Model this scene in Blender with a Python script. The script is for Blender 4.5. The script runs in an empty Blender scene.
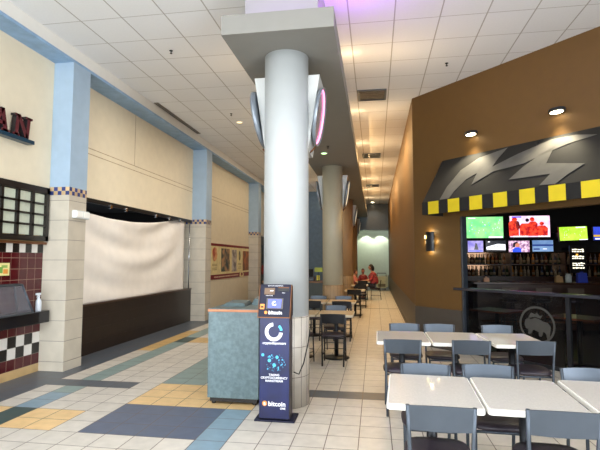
import bpy, math, random
from math import sin, cos, pi, radians as R, sqrt
from mathutils import Vector, Matrix
random.seed(7)
S = bpy.context.scene
col = S.collection
# ------------------------------------------------------------------ materials
class N:
    def __init__(s, name):
        s.m = bpy.data.materials.new(name); s.m.use_nodes = True
        s.nt = s.m.node_tree; s.b = s.nt.nodes['Principled BSDF']; s.o = None
    def n(s, t, **k):
        x = s.nt.nodes.new(t)
        for a, b in k.items(): setattr(x, a, b)
        return x
    def link(s, a, b): s.nt.links.new(a, b)
    def math(s, op, a, b=0.0, c=None):
        x = s.n('ShaderNodeMath', operation=op)
        for i, v in enumerate((a, b) if c is None else (a, b, c)):
            if isinstance(v, (int, float)): x.inputs[i].default_value = v
            else: s.link(v, x.inputs[i])
        return x.outputs[0]
    def coord(s):
        if s.o is None:
            t = s.n('ShaderNodeTexCoord'); q = s.n('ShaderNodeSeparateXYZ')
            s.link(t.outputs['Object'], q.inputs[0]); s.tc = t.outputs['Object']; s.o = q.outputs
        return s.o
    def mix(s, f, a, b):
        x = s.n('ShaderNodeMix', data_type='RGBA')
        for i, v in ((0, f), (6, a), (7, b)):
            if isinstance(v, (int, float)): x.inputs[i].default_value = v
            elif isinstance(v, tuple): x.inputs[i].default_value = (*v[:3], 1)
            else: s.link(v, x.inputs[i])
        return x.outputs[2]
    def noise(s, scale, detail=3, vec=None):
        s.coord(); x = s.n('ShaderNodeTexNoise'); x.inputs['Scale'].default_value = scale; x.inputs['Detail'].default_value = detail
        s.link(vec or s.tc, x.inputs['Vector']); return x.outputs['Fac']
    def ramp(s, f, a, b):
        x = s.n('ShaderNodeMapRange'); s.link(f, x.inputs[0]); x.inputs[1].default_value = a; x.inputs[2].default_value = b
        return x.outputs[0]
    def bump(s, h, st=.2, d=.01):
        x = s.n('ShaderNodeBump'); x.inputs['Strength'].default_value = st; x.inputs['Distance'].default_value = d
        s.link(h, x.inputs['Height']); s.link(x.outputs[0], s.b.inputs['Normal'])

def lin(c):
    return tuple(((v / 255) / 12.92 if v / 255 <= .04045 else ((v / 255 + .055) / 1.055) ** 2.4) for v in c)

def mat(name, c, rough=.5, metal=0., vary=.12, scale=6., emit=0., bump=0., bscale=60., spec=.5, trans=0., alpha=1.):
    k = N(name); c = lin(c)
    k.b.inputs['Roughness'].default_value = rough; k.b.inputs['Metallic'].default_value = metal
    k.b.inputs['Specular IOR Level'].default_value = spec
    if vary > 0:
        f = k.ramp(k.noise(scale), .3, .7)
        a = tuple(v * (1 - vary) for v in c); b = tuple(min(1, v * (1 + vary)) for v in c)
        k.link(k.mix(f, a, b), k.b.inputs['Base Color'])
    else: k.b.inputs['Base Color'].default_value = (*c, 1)
    if emit > 0:
        k.b.inputs['Emission Color'].default_value = (*c, 1); k.b.inputs['Emission Strength'].default_value = emit
    if trans > 0:
        k.b.inputs['Transmission Weight'].default_value = trans
    if alpha < 1: k.b.inputs['Alpha'].default_value = alpha
    if bump > 0: k.bump(k.noise(bscale, 4), bump, .004)
    return k.m

def grid(name, c, g, axes, per, off, w, rough=.5, vary=.1, bump=.3, cellvary=.06, alt=None, wv=None, mottle=8.):
    """tiles: colour c, grout g, axes indices, periods, offsets, joint widths; alt = second colour in checkerboard"""
    k = N(name); o = k.coord(); ms = []; cells = []
    ws = (w, w if wv is None else wv)
    for i in (0, 1):
        src = o[axes[i]] if isinstance(axes[i], int) else k.math('MULTIPLY', k.math('ARCTAN2', o[1], o[0]), axes[i][1])
        t = k.math('DIVIDE', k.math('SUBTRACT', src, off[i]), per[i])
        cells.append(k.math('FLOOR', t)); fr = k.math('FRACT', t)
        h = ws[i] / per[i] / 2
        ms.append(k.math('MAXIMUM', k.math('LESS_THAN', fr, h), k.math('GREATER_THAN', fr, 1 - h)))
    mask = k.math('MAXIMUM', ms[0], ms[1])
    wn = k.n('ShaderNodeTexWhiteNoise'); cb = k.n('ShaderNodeCombineXYZ'); k.link(cells[0], cb.inputs[0]); k.link(cells[1], cb.inputs[1])
    k.link(cb.outputs[0], wn.inputs['Vector'])
    C0 = lin(c)
    if alt:
        par = k.math('MODULO', k.math('ABSOLUTE', k.math('ADD', cells[0], cells[1])), 2.0)
        base = k.mix(par, C0, lin(alt))
    else: base = C0
    f = k.ramp(k.noise(mottle, 5), .3, .7)
    dark = k.n('ShaderNodeMix', data_type='RGBA', blend_type='MULTIPLY'); dark.inputs[0].default_value = 1
    if isinstance(base, tuple): dark.inputs[6].default_value = (*base, 1)
    else: k.link(base, dark.inputs[6])
    v = k.math('ADD', k.math('MULTIPLY', f, vary), k.math('MULTIPLY', wn.outputs['Value'], cellvary))
    v = k.math('ADD', v, 1 - (vary + cellvary) / 2)
    cc = k.n('ShaderNodeCombineColor'); [k.link(v, cc.inputs[i]) for i in range(3)]
    k.link(cc.outputs[0], dark.inputs[7])
    k.link(k.mix(mask, dark.outputs[2], lin(g)), k.b.inputs['Base Color'])
    k.b.inputs['Roughness'].default_value = rough
    if bump: k.bump(k.math('SUBTRACT', 1.0, mask), bump, .003)
    return k.m

# ------------------------------------------------------------------ mesh builder
class MB:
    def __init__(s): s.v = []; s.f = []; s.m = []; s.sm = []
    def add(s, vs, fs, mi=0, smooth=False):
        b = len(s.v); s.v += [tuple(p) for p in vs]
        for f in fs: s.f.append([b + i for i in f]); s.m.append(mi); s.sm.append(smooth)
        return s
    def box(s, x0, y0, z0, x1, y1, z1, mi=0):
        vs = [(x, y, z) for z in (z0, z1) for y in (y0, y1) for x in (x0, x1)]
        return s.add(vs, [(0, 2, 3, 1), (4, 5, 7, 6), (0, 1, 5, 4), (2, 6, 7, 3), (0, 4, 6, 2), (1, 3, 7, 5)], mi)
    def hexa(s, vs, mi=0):  # bottom 4 ccw, top 4 ccw
        return s.add(vs, [(3, 2, 1, 0), (4, 5, 6, 7), (0, 1, 5, 4), (1, 2, 6, 5), (2, 3, 7, 6), (3, 0, 4, 7)], mi)
    def tube(s, pts, r, n=8, mi=0, closed=False):
        pts = [Vector(p) for p in pts]; rings = []; L = len(pts)
        up = None
        for i, p in enumerate(pts):
            if closed: t = pts[(i + 1) % L] - pts[i - 1]
            else: t = pts[min(i + 1, L - 1)] - pts[max(i - 1, 0)]
            t.normalize()
            if up is None: up = Vector((0, 0, 1)) if abs(t.z) < .9 else Vector((1, 0, 0))
            a = t.cross(up).normalized(); b = a.cross(t).normalized(); up = b
            rr = r[i] if isinstance(r, (list, tuple)) else r
            rings.append([p + a * (rr * cos(2 * pi * k / n)) + b * (rr * sin(2 * pi * k / n)) for k in range(n)])
        vs = [q for g in rings for q in g]; fs = []
        for i in range(L if closed else L - 1):
            j = (i + 1) % L
            for k in range(n): fs.append((i * n + k, i * n + (k + 1) % n, j * n + (k + 1) % n, j * n + k))
        s.add(vs, fs, mi, True)
        if not closed:
            b = len(s.v) - len(vs)
            s.f.append([b + k for k in range(n)][::-1]); s.m.append(mi); s.sm.append(False)
            s.f.append([b + (L - 1) * n + k for k in range(n)]); s.m.append(mi); s.sm.append(False)
        return s
    def lathe(s, prof, c=(0, 0, 0), n=32, mi=0, smooth=True):
        vs = []
        for (r, z) in prof:
            for k in range(n): vs.append((c[0] + max(r, 1e-4) * cos(2 * pi * k / n), c[1] + max(r, 1e-4) * sin(2 * pi * k / n), c[2] + z))
        fs = [(i * n + k, i * n + (k + 1) % n, (i + 1) * n + (k + 1) % n, (i + 1) * n + k) for i in range(len(prof) - 1) for k in range(n)]
        s.add(vs, fs, mi, smooth)
        b = len(s.v) - len(vs)
        s.f.append([b + k for k in range(n)][::-1]); s.m.append(mi); s.sm.append(False)
        s.f.append([b + (len(prof) - 1) * n + k for k in range(n)]); s.m.append(mi); s.sm.append(False)
        return s
    def prism(s, poly, P, d, mi=0):
        """poly 2D ccw; P(u,v,w)->3D; extrude w 0..d"""
        n = len(poly); vs = [P(u, v, 0) for u, v in poly] + [P(u, v, d) for u, v in poly]
        return s.add(vs, [list(range(n))[::-1], list(range(n, 2 * n))] + [(i, (i + 1) % n, n + (i + 1) % n, n + i) for i in range(n)], mi)
    def build(s, name, mats, parent=None, bevel=0., loc=None, tri=False, sub=0):
        me = bpy.data.meshes.new(name); me.from_pydata(s.v, [], s.f); me.update()
        for m in (mats if isinstance(mats, (list, tuple)) else [mats]): me.materials.append(m)
        me.polygons.foreach_set('material_index', s.m); me.polygons.foreach_set('use_smooth', s.sm)
        o = bpy.data.objects.new(name, me); col.objects.link(o)
        if parent: o.parent = parent
        if loc: o.location = loc
        if bevel:
            b = o.modifiers.new('bevel', 'BEVEL'); b.width = bevel; b.segments = 2; b.limit_method = 'ANGLE'; b.angle_limit = R(40)
        return o

def tag(o, label=None, cat=None, group=None, kind=None):
    for k, v in (('label', label), ('category', cat), ('group', group), ('kind', kind)):
        if v: o[k] = v
    return o
def empty(name, loc=(0, 0, 0), rz=0., label=None, cat=None, group=None):
    o = bpy.data.objects.new(name, None); col.objects.link(o); o.location = loc; o.rotation_euler = (0, 0, rz)
    o.empty_display_size = .1
    return tag(o, label, cat, group)
def struct(o): o['kind'] = 'structure'; return o
def copy_tree(o, parent=None):
    c = o.copy(); col.objects.link(c)
    if parent: c.parent = parent
    for ch in list(o.children): copy_tree(ch, c)
    return c
XZ = lambda y: (lambda u, v, w: (u, y - w, v))       # faces -y
def text(body, size, mat_, name, parent, loc, rot=(pi / 2, 0, 0), ext=.0015, align='CENTER', bold=0.):
    cu = bpy.data.curves.new(name, 'FONT'); cu.body = body; cu.size = size; cu.extrude = ext; cu.align_x = align; cu.offset = bold
    cu.resolution_u = 3
    t = bpy.data.objects.new(name + '_c', cu); col.objects.link(t)
    dg = bpy.context.evaluated_depsgraph_get(); dg.update()
    me = bpy.data.meshes.new_from_object(t.evaluated_get(dg)); me.name = name
    bpy.data.objects.remove(t); bpy.data.curves.remove(cu)
    me.materials.clear(); me.materials.append(mat_)
    o = bpy.data.objects.new(name, me); col.objects.link(o); o.location = loc; o.rotation_euler = rot
    if parent: o.parent = parent
    return o
def area(name, loc, d, sx, sy, power, color=(1, 1, 1), spread=180):
    l = bpy.data.lights.new(name, 'AREA'); l.shape = 'RECTANGLE'; l.size = sx; l.size_y = sy; l.energy = power; l.color = color; l.spread = R(spread)
    o = bpy.data.objects.new(name, l); col.objects.link(o); o.location = loc
    o.rotation_euler = Vector(d).to_track_quat('-Z', 'Y').to_euler(); return o
def point(name, loc, power, color=(1, 1, 1), r=.05):
    l = bpy.data.lights.new(name, 'POINT'); l.energy = power; l.color = color; l.shadow_soft_size = r
    o = bpy.data.objects.new(name, l); col.objects.link(o); o.location = loc; return o
def spot(name, loc, d, power, color=(1, 1, 1), ang=70, blend=.6, r=.04):
    l = bpy.data.lights.new(name, 'SPOT'); l.energy = power; l.color = color; l.shadow_soft_size = r; l.spot_size = R(ang); l.spot_blend = blend
    o = bpy.data.objects.new(name, l); col.objects.link(o); o.location = loc
    o.rotation_euler = Vector(d).to_track_quat('-Z', 'Y').to_euler(); return o

# ------------------------------------------------------------------ palette
ZC = 4.92
WA = R(47.5); KS = 1.022
EX = Vector((cos(WA), -sin(WA), 0)); EY = Vector((sin(WA), cos(WA), 0)); C0 = Vector((.78, 9.5, 0))
TX, TY = .296, .298; X0, Y0 = -.758, 5.67
def ft(name, c): return grid(name, c, (98, 82, 72), (0, 1), (TX, TY), (X0, Y0), .008, rough=.38, vary=.16, cellvary=.08, bump=.25, mottle=9)
floor_m = [ft('tile_cream', (210, 203, 192)), ft('tile_slate', (84, 92, 102)), ft('tile_navy', (86, 98, 120)), ft('tile_teal', (138, 160, 158)),
           ft('tile_lightblue', (132, 158, 174)), ft('tile_orange', (232, 196, 140)), ft('tile_green', (66, 86, 84)), ft('tile_gold', (206, 172, 112))]
ceil_m = grid('ceiling_tile', (230, 231, 232), (176, 173, 168), (0, 1), (.6085, .66), (.907, 6.28), .018, rough=.9, vary=.03, cellvary=.03, bump=.5, wv=.011, mottle=40)
cream = mat('cream_paint', (226, 214, 188), .75, vary=.03, bump=.05)
blue = mat('pale_blue_paint', (160, 182, 202), .6, vary=.04)
tan = mat('ochre_paint', (98, 69, 27), .6, vary=.04, bump=.08)
wains = mat('grey_brown_wainscot', (72, 66, 60), .5, vary=.06)
white = mat('white_paint', (222, 226, 226), .5, vary=.02)
slabm = mat('soffit_paint', (134, 132, 126), .7, vary=.02)
black = mat('black_laminate', (26, 22, 20), .35, vary=.1)
blackm = mat('black_metal', (22, 23, 25), .35, metal=.3)
darkwall = mat('dark_interior', (24, 20, 18), .8)
metal = mat('grey_metal', (80, 88, 98), .42, metal=.55, vary=.08)
dmetal = mat('dark_metal', (46, 48, 52), .4, metal=.6)
vinyl = mat('plum_vinyl', (44, 36, 46), .45, bump=.1)
chrome = mat('chrome', (190, 192, 195), .15, metal=1)
yellow = mat('awning_yellow', (216, 192, 20), .6, vary=.06)
canvas = mat('awning_black_canvas', (25, 24, 22), .85, bump=.1)
greyc = mat('awning_grey_canvas', (90, 88, 84), .75)
pier_t = grid('pier_tile', (200, 191, 174), (140, 130, 120), (1, 2), (50., .30), (-20, .14), .008, rough=.4, vary=.14, mottle=5)
brownwood = mat('brown_wood', (120, 84, 52), .5)
wlight = mat('lamp_white', (255, 236, 190), .5, vary=0, emit=14)
copper = mat('copper_trim', (116, 76, 48), .4, metal=.6)

# ------------------------------------------------------------------ setting: floor
def fcol(i, j):
    if i < -12: return 1
    if -12 <= i < -8 and j == 0: return 1
    if i >= -2 and j == 0: return 1
    if j >= 66: return 1
    if i == -12:
        if j < -3: return 5
        if 8 <= j < 16: return 7
    if i == -11:
        if j in (11, 12): return 6
        if -5 <= j < -3: return 6
        if -3 <= j < -1: return 4
        if j >= -1 or j < -8: return 3
    if i in (-10, -9):
        if -5 <= j < -3: return 5
        if j in (11, 12): return 7
    if -7 <= i < -2 and -2 <= j <= 0: return 5
    if -7 <= i < -3 and -5 <= j < -2: return 2
    if i == -3 and -9 <= j < -2: return 4
    if i in (-7, -6) and j >= 1: return 3
    if -7 <= i < -5 and j < -8: return 3
    return 0
fm = MB()
for i in range(-19, 32):
    j = -44
    while j < 96:
        c = fcol(i, j); j2 = j + 1
        while j2 < 96 and fcol(i, j2) == c: j2 += 1
        fm.add([(X0 + TX * i, Y0 + TY * j, 0), (X0 + TX * (i + 1), Y0 + TY * j, 0), (X0 + TX * (i + 1), Y0 + TY * j2, 0), (X0 + TX * i, Y0 + TY * j2, 0)], [(0, 1, 2, 3)], c)
        j = j2
struct(fm.build('floor', floor_m))
t = MB().box(-1.2, 16.1, .0005, .78, 16.16, .003).build('trim_1', mat('expansion_joint', (60, 52, 44), .6)); struct(t)

# ceiling, slab above the columns, core above the slab
struct(MB().box(-9, -7, ZC, 8.6, 30, ZC + .1).build('ceiling', ceil_m))
SX0, SX1, SY0, SZ0, SZ1 = -1.64, -.40, 4.73, 4.10, 4.32
struct(MB().box(SX0, SY0, SZ0, SX1, 27.0, SZ1).build('trim_2', slabm))
struct(MB().box(-1.44, 4.98, SZ1, -.60, 27.0, ZC).build('trim_3', mat('core_paint', (158, 155, 156), .7, vary=.02)))
# end of the corridor
gw = mat('pale_green_paint', (186, 194, 172), .5, vary=.03); bulk = mat('grey_blue_gloss_paint', (78, 90, 98), .25, vary=.05)
struct(MB().box(-1.3, 29, 0, .9, 29.2, ZC).build('wall_back', gw))
struct(MB().box(-1.3, 27.4, 3.38, .78, 28.6, ZC).build('trim_4', bulk))
struct(MB().box(-5.2, 22, 0, -1.3, 22.2, ZC).build('wall_far_left', mat('blue_grey_wall', (92, 112, 128), .5)))
struct(MB().box(-1.35, 22.2, 0, -1.15, 29, ZC).build('wall_corridor_end', gw))
d1 = MB(); d1.box(-2.28, 21.93, 0, -2.20, 22, 2.35).box(-1.42, 21.93, 0, -1.34, 22, 2.35).box(-2.28, 21.93, 2.35, -1.34, 22, 2.43)
dd = d1.build('door_1', mat('blue_door_frame', (110, 150, 186), .5)); struct(dd)
struct(MB().box(-2.20, 21.95, 0, -1.42, 21.99, 2.35).build('door_leaf', mat('black_door', (14, 16, 24), .3), dd))
# ------------------------------------------------------------------ right side walls
c45 = empty('wall_right_angled', (.78, 9.5, 0), -WA); c45['kind'] = 'structure'
w = MB().box(.78, 9.5, .74, .93, 27.4, ZC, 0).box(.78, 9.5, 0, .93, 29, .74, 1)
struct(w.build('wall_right', [tan, wains]))
struct(MB().box(.765, 9.51, 0, .78, 28.9, .09).build('baseboard_right', wains))
w = MB()
w.add([(0, 0, .74), (1.083, 0, .74), (1.083, 0, 2.42), (1.083, 0, ZC), (0, 0, ZC), (0, 0, 2.42),
       (1.083, .16, .74), (1.083, .16, 2.42)], [(0, 1, 2, 5), (5, 2, 3, 4), (1, 6, 7, 2)], 0)
w.box(1.083, 0, 2.42, 6.6, .16, ZC, 0)
w.add([(0, -.012, 0), (1.083, -.012, 0), (1.083, -.012, .74), (0, -.012, .74), (1.083, .16, 0), (1.083, .16, .74), (0, 0, .74), (1.083, 0, .74)],
      [(0, 1, 2, 3), (1, 4, 5, 2), (3, 2, 7, 6)], 1)
w.box(6.6, 0, 0, 8.8, .16, ZC, 0)
struct(w.build('wall_panel', [tan, wains], c45))
struct(MB().box(.0, .165, 0, 1.083, .19, ZC).build('wall_inner_panel', darkwall, c45))
struct(MB().box(6.6, -7, 0, 6.8, 3.1, ZC).build('wall_right_front', [tan]))
# ------------------------------------------------------------------ left side
SEC = 6.33
struct(MB().box(-5.25, -7, 2.72, -4.88, SEC - .002, ZC).build('wall_left', cream))            # over the tiled stall
struct(MB().box(-5.25, 6.762, 2.73, -4.95, 12.098, ZC).build('wall_left_second_bay', cream))
struct(MB().box(-5.25, 12.532, 0, -4.95, 17.898, ZC).build('wall_left_third_bay', cream))
struct(MB().box(-5.25, 18.332, 2.73, -4.95, 22, ZC).build('wall_left_fourth_bay', cream))
redt = grid('red_tile', (76, 17, 23), (150, 116, 100), (1, 2), (.155, .155), (6.33, .12), .006, rough=.15, vary=.2, cellvary=.2)
chk = grid('checker_tile', (226, 222, 214), (120, 110, 100), (1, 2), (.155, .155), (6.33, .274), .006, rough=.2, alt=(22, 20, 20), vary=.05)
chk2 = grid('checker_band', (226, 222, 214), (120, 110, 100), (1, 2), (.12, .14), (6.33, 1.745), .005, rough=.2, alt=(24, 20, 18), vary=.05)
SE_ = SEC - .002
w = MB().box(-5.3, -7, .584, -4.95, SE_, 1.745, 0).box(-5.3, -7, .12, -4.95, SE_, .274, 0).box(-5.3, -7, 1.87, -4.95, SE_, 2.72, 2)
w.box(-5.3, -7, 0, -4.95, SE_, .12, 2)
struct(w.build('wall_left_tiled', [redt, chk, mat('tan_base_tile', (190, 160, 112), .5)]))
struct(MB().box(-5.3, -7, .274, -4.949, SE_, .584).build('trim_5', chk))
struct(MB().box(-5.3, -7, 1.745, -4.949, SE_, 1.87).build('trim_6', chk2))
struct(MB().box(-4.95, -7, 4.69, -4.56, 22, 4.735).build('trim_7', mat('blue_soffit_paint', (140, 172, 204), .6)))
struct(MB().box(-4.88, -7, 4.735, -4.55, 22, ZC).build('trim_10', mat('ceiling_edge_white', (226, 224, 218), .8, vary=.02)))
rl = mat('reveal_line', (168, 146, 112), .8)
w = MB()
for z in (3.50, 3.60): w.box(-4.95, 6.76, z, -4.947, 12.1, z + .012).box(-4.95, 12.5, z, -4.947, 17.9, z + .012)
w.box(-4.95, 8.94, 3.61, -4.947, 8.95, 4.7)
struct(w.build('trim_8', rl))
# closed unit behind the sheet
struct(MB().box(-8, 6.2, 0, -7.8, 12.8, 3).box(-7.8, 6.4, 0, -5.31, 6.5, 3).box(-7.8, 12.4, 0, -5.31, 12.5, 3).box(-8, 6.2, 3, -5.31, 12.8, 3.1).build('wall_shuttered_unit', darkwall))
# behind the camera: assumed glazed mall entrance, out of view, for the daylight
w = MB().box(-9, -7.2, 3.9, 8.6, -7, ZC, 0).box(-9, -7.2, 0, -5.2, -7, 3.9, 0).box(6.6, -7.2, 0, 8.6, -7, 3.9, 0)
struct(w.build('wall_front', [cream]))
w = MB()
for x in (-5.2, -2.8, -.4, 2.0, 4.4, 6.5): w.box(x, -7.12, 0, x + .08, -7.04, 3.9)
w.box(-5.2, -7.12, 0, 6.6, -7.04, .1).box(-5.2, -7.12, 2.3, 6.6, -7.04, 2.4)
wf = struct(w.build('assumed_window_1', blackm))
gl = mat('clear_glass', (235, 245, 248), .02, vary=0, trans=1.)
struct(MB().box(-5.12, -7.085, .1, 6.5, -7.075, 3.9).build('assumed_window_pane', gl, wf))

# piers along the left wall
chkp = grid('blue_tan_checker', (206, 176, 132), (170, 160, 140), (1, 2), (.065, .062), (6.33, 2.623), .003, rough=.3, alt=(44, 60, 120), cellvary=.5)
chkq = grid('blue_tan_checker_front', (206, 176, 132), (170, 160, 140), (0, 2), (.065, .062), (-4.55, 2.623), .003, rough=.3, alt=(44, 60, 120), cellvary=.5)
pier_l = ['tall square pier with cream tile base and pale blue top, beside the red tiled stall',
          'square tiled pier with blue top at the far end of the white sheet', 'farthest square tiled pier, just left of the big white column']
for k, y in enumerate((6.33, 12.1, 17.9)):
    e = empty('square_pier', (0, 0, 0), 0, pier_l[k], 'pier', 'square piers along the left wall')
    MB().box(-5.25, y, .14, -4.55, y + .43, 2.623).box(-5.25, y - .0, 0, -4.545, y + .43, .14).build('tiled_base', pier_t, e, bevel=.004)
    m = MB().box(-5.25, y, 2.623, -4.55, y + .43, 2.747, 1)
    m.m[-4] = 0; m.m[-3] = 0; m.build('mosaic_band', [chkq, chkp], e)
    MB().box(-5.25, y, 2.747, -4.552, y + .43, 4.69).build('painted_shaft', blue, e)
# emergency light on the first pier
e = empty('emergency_light', (-4.55, 6.58, 2.34), 0, 'small white emergency light box fixed to the first tiled pier', 'emergency light')
MB().box(0, -.17, -.06, .07, .17, .06).build('housing', white, e, bevel=.01)
lens = mat('frosted_lens', (250, 250, 244), .3, vary=0)
for s in (-1, 1): MB().box(.07, s * .085 - .075, -.045, .082, s * .085 + .075, .045).build('lamp_lens', lens, e, bevel=.004)

# black half wall and sheet
e = empty('storefront_half_wall', (-4.95, 9.4, 0), 0, 'long black half wall closing the shuttered unit under the sheet', 'half wall')
m = MB().box(-.28, -2.64, 0, .0, 2.70, .84)
for k in range(1, 4): m.box(.0, -2.64, .84 * k / 4 - .004, .003, 2.70, .84 * k / 4 + .004)
m.build('panel', mat('black_brown_panel', (38, 28, 24), .4, vary=.15), e)
MB().box(-.29, -2.64, .84, .02, 2.70, .875).build('cap', mat('dark_wood_cap', (64, 46, 34), .35), e, bevel=.004)
e = empty('curtain_track', (-4.97, 9.4, 2.7), 0, 'black track with small metal clips above the hanging white sheet', 'track')
MB().box(-.02, -2.64, -.05, .02, 2.69, .03).build('rail', blackm, e)
for yy in (-1.3, -.75, .55, 1.25, 1.9): MB().box(.0, yy - .03, -.09, .045, yy + .03, -.02).build('clip', chrome, e, bevel=.005)
sh = MB(); nu, nv = 60, 34
def sheet(u, v):
    top = 2.50 + .2 * u - .18 * sin(pi * min(1, u * 1.02)) ** 1.3 * (1 - .25 * u)
    if u > .93: top = 2.70 - .02 * sin((u - .93) * 40)
    z = top + (.86 - top) * v
    f = .045 * sin(13 * (v + 1.5 * (u - .40) ** 2) + .4) * (1 - v * .55) * sin(pi * u) ** .5
    f += .02 * sin(25 * (v + 1.3 * (u - .55) ** 2) + 1) * sin(pi * u) ** .7 * (1 - v * .6) + .012 * sin(40 * u) * (1 - v)
    return (-5.03 + f, 6.78 + u * 4.98, z)
vs = [sheet(i / nu, j / nv) for j in range(nv + 1) for i in range(nu + 1)]
sh.add(vs, [(j * (nu + 1) + i, j * (nu + 1) + i + 1, (j + 1) * (nu + 1) + i + 1, (j + 1) * (nu + 1) + i) for j in range(nv) for i in range(nu)], 0, True)
o = sh.build('hanging_sheet', mat('white_cotton', (240, 234, 226), .85, vary=.03, bump=.1, bscale=200)); tag(o, 'large sagging white cloth sheet hung across the shuttered unit on the left', 'sheet')
o.modifiers.new('s', 'SOLIDIFY').thickness = .004
o = MB().tube([(-4.93, 11.88, .88), (-4.93, 11.88, 2.6)], .018).build('support_pole', chrome); tag(o, 'thin upright metal pole at the right edge of the white sheet', 'pole')

# grid window over the stall counter
e = empty('lattice_window', (-4.94, 0, 0), 0, 'black framed lattice of frosted panes above the red tiled stall', 'lattice panel')
fr = MB(); ys = [6.62 - .30 * k for k in range(0, 16)]
pane = mat('frosted_pane', (206, 212, 192), .4, vary=.05, scale=20)
y1 = 6.30; cw = .285
zz0, zz1 = 1.92, 2.72
fr.box(-.03, 0, zz0, .09, y1, zz0 + .07).box(-.03, 0, zz1 - .09, .09, y1, zz1).box(-.03, y1 - .06, zz0, .09, y1, zz1)
npan = 0
for k in range(12):
    ya = y1 - .06 - cw * (k + 1)
    fr.box(-.02, ya, zz0, .085, ya + .045, zz1)
for q in range(1, 4):
    z = zz0 + .07 + (zz1 - .09 - zz0 - .07) * q / 4; fr.box(-.02, 0, z - .014, .085, y1, z + .014)
fr.build('frame', black, e)
for k in range(4):
    for q in range(4):
        ya = y1 - .06 - cw * (k + 1) + .045; h = (zz1 - .09 - zz0 - .07) / 4; z = zz0 + .07 + h * q
        MB().box(.03, ya - .002, z + .012, .045, ya + cw - .043, z + h - .012).build('pane', pane, e)
struct(MB().box(-4.95, -7, 1.87, -4.87, 6.30, 1.905).build('trim_9', copper))

# stall counter, case, spray bottle, card
e = empty('stall_counter', (-4.86, 5.0, 0), 0, 'black stone serving counter projecting from the red tiled stall', 'counter')
MB().box(-.089, -7, .73, .10, 1.28, .9).build('counter_slab', mat('black_stone', (20, 22, 28), .12, vary=.2, scale=60), e, bevel=.008)
e = empty('display_case', (-4.80, 5.66, .9), 0, 'slanted metal framed glass case standing on the black stall counter', 'display case')
f = MB()
def PR(a, b, r=.014): f.tube([a, b], r, 6)
A0, A1, A2, A3 = (.1, .2, .014), (-.14, .2, .014), (-.14, .12, .40), (-.02, .12, .40)
B = [(p[0], p[1] - 1.1, p[2]) for p in (A0, A1, A2, A3)]
for p, q in zip((A0, A1, A2, A3), (A1, A2, A3, A0)): PR(p, q)
for p, q in zip(B, B[1:] + B[:1]): PR(p, q)
for p, q in zip((A0, A1, A2, A3), B): PR(p, q)
f.build('frame', metal, e)
cg = mat('case_glass', (120, 122, 130), .08, vary=0, alpha=.35)
f = MB().add([A0, A3, B[3], B[0]], [(0, 1, 2, 3)]).add([A0, A1, A2, A3], [(0, 1, 2, 3)]).add([A3, A2, B[2], B[3]], [(0, 1, 2, 3)])
o = f.build('glass', cg, e); o.modifiers.new('s', 'SOLIDIFY').thickness = .004
MB().box(-.12, -.88, .03, .06, .18, .05).build('shelf', chrome, e)
e = empty('spray_bottle', (-4.84, 6.14, .9), 0, 'white plastic spray bottle standing on the end of the stall counter', 'spray bottle')
wp = mat('white_plastic', (226, 232, 240), .3, vary=0)
MB().lathe([(.036, 0), (.04, .01), (.04, .12), (.036, .15), (.016, .185), (.014, .205)], n=20).build('bottle_body', wp, e)
MB().lathe([(.018, .205), (.018, .225), (.012, .23)], n=14).box(-.012, -.055, .23, .012, .035, .262).box(-.008, -.066, .238, .008, -.055, .254).build('spray_head', wp, e, bevel=.003)
MB().tube([(0, -.02, .23), (0, -.038, .205), (0, -.032, .185)], .005, 6).build('trigger', wp, e)
e = empty('menu_card', (-4.949, 5.56, 1.515), 0, 'small yellow and green picture card on the red tile wall', 'card')
MB().box(0, -.12, -.085, .008, .12, .085).build('card_board', mat('card_cream', (232, 222, 150), .6), e)
m = MB().box(.008, -.09, -.05, .010, .0, .03, 0).box(.008, .01, -.06, .010, .09, .0, 1).box(.008, -.02, .02, .010, .08, .055, 2)
m.build('picture', [mat('leaf_green', (110, 160, 70), .6), mat('pasta_orange', (226, 150, 60), .6), mat('herb_green', (150, 180, 90), .6)], e)

# sign letters A N
e = empty('letter_sign', (-4.88, 5.72, 3.27), 0, 'dark red channel letters AN on a blue-black raceway, cut off by the left frame edge', 'sign')
MB().box(0.0, -1.3, 0, .12, .11, .055).build('raceway', mat('teal_metal', (26, 62, 84), .3, metal=.3), e, bevel=.006)
lm = [mat('letter_red_face', (84, 16, 26), .6), mat('letter_black_return', (26, 20, 24), .6)]
def letter(kind, y0):
    m = MB(); P = lambda u, v, w: (.04 + w, y0 + u, .06 + v)
    sl = lambda u, v: (u + .10 * v, v)
    if kind == 'A': polys = [[(0, 0), (.07, 0), (.17, .3), (.11, .3)], [(.11, .3), (.17, .3), (.27, 0), (.19, 0)], [(.055, .08), (.215, .08), (.20, .13), (.075, .13)],
                             [(-.03, 0), (.1, 0), (.1, .03), (-.03, .03)], [(.155, 0), (.30, 0), (.30, .03), (.155, .03)]]
    else: polys = [[(0, 0), (.06, 0), (.06, .3), (0, .3)], [(.20, 0), (.26, 0), (.26, .3), (.20, .3)], [(0, .3), (.07, .3), (.26, 0), (.19, 0)],
                   [(-.03, 0), (.09, 0), (.09, .03), (-.03, .03)], [(.165, .27), (.295, .27), (.295, .3), (.165, .3)], [(-.03, .27), (.06, .27), (.06, .3), (-.03, .3)]]
    for p in polys:
        p = [sl(*q) for q in p]; b = len(m.m); m.prism(p, P, .07, 1); m.m[b + 1] = 0; m.m[b] = 0
    m.build('letter', lm, e)
letter('N', -.26); letter('A', -.64)

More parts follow.
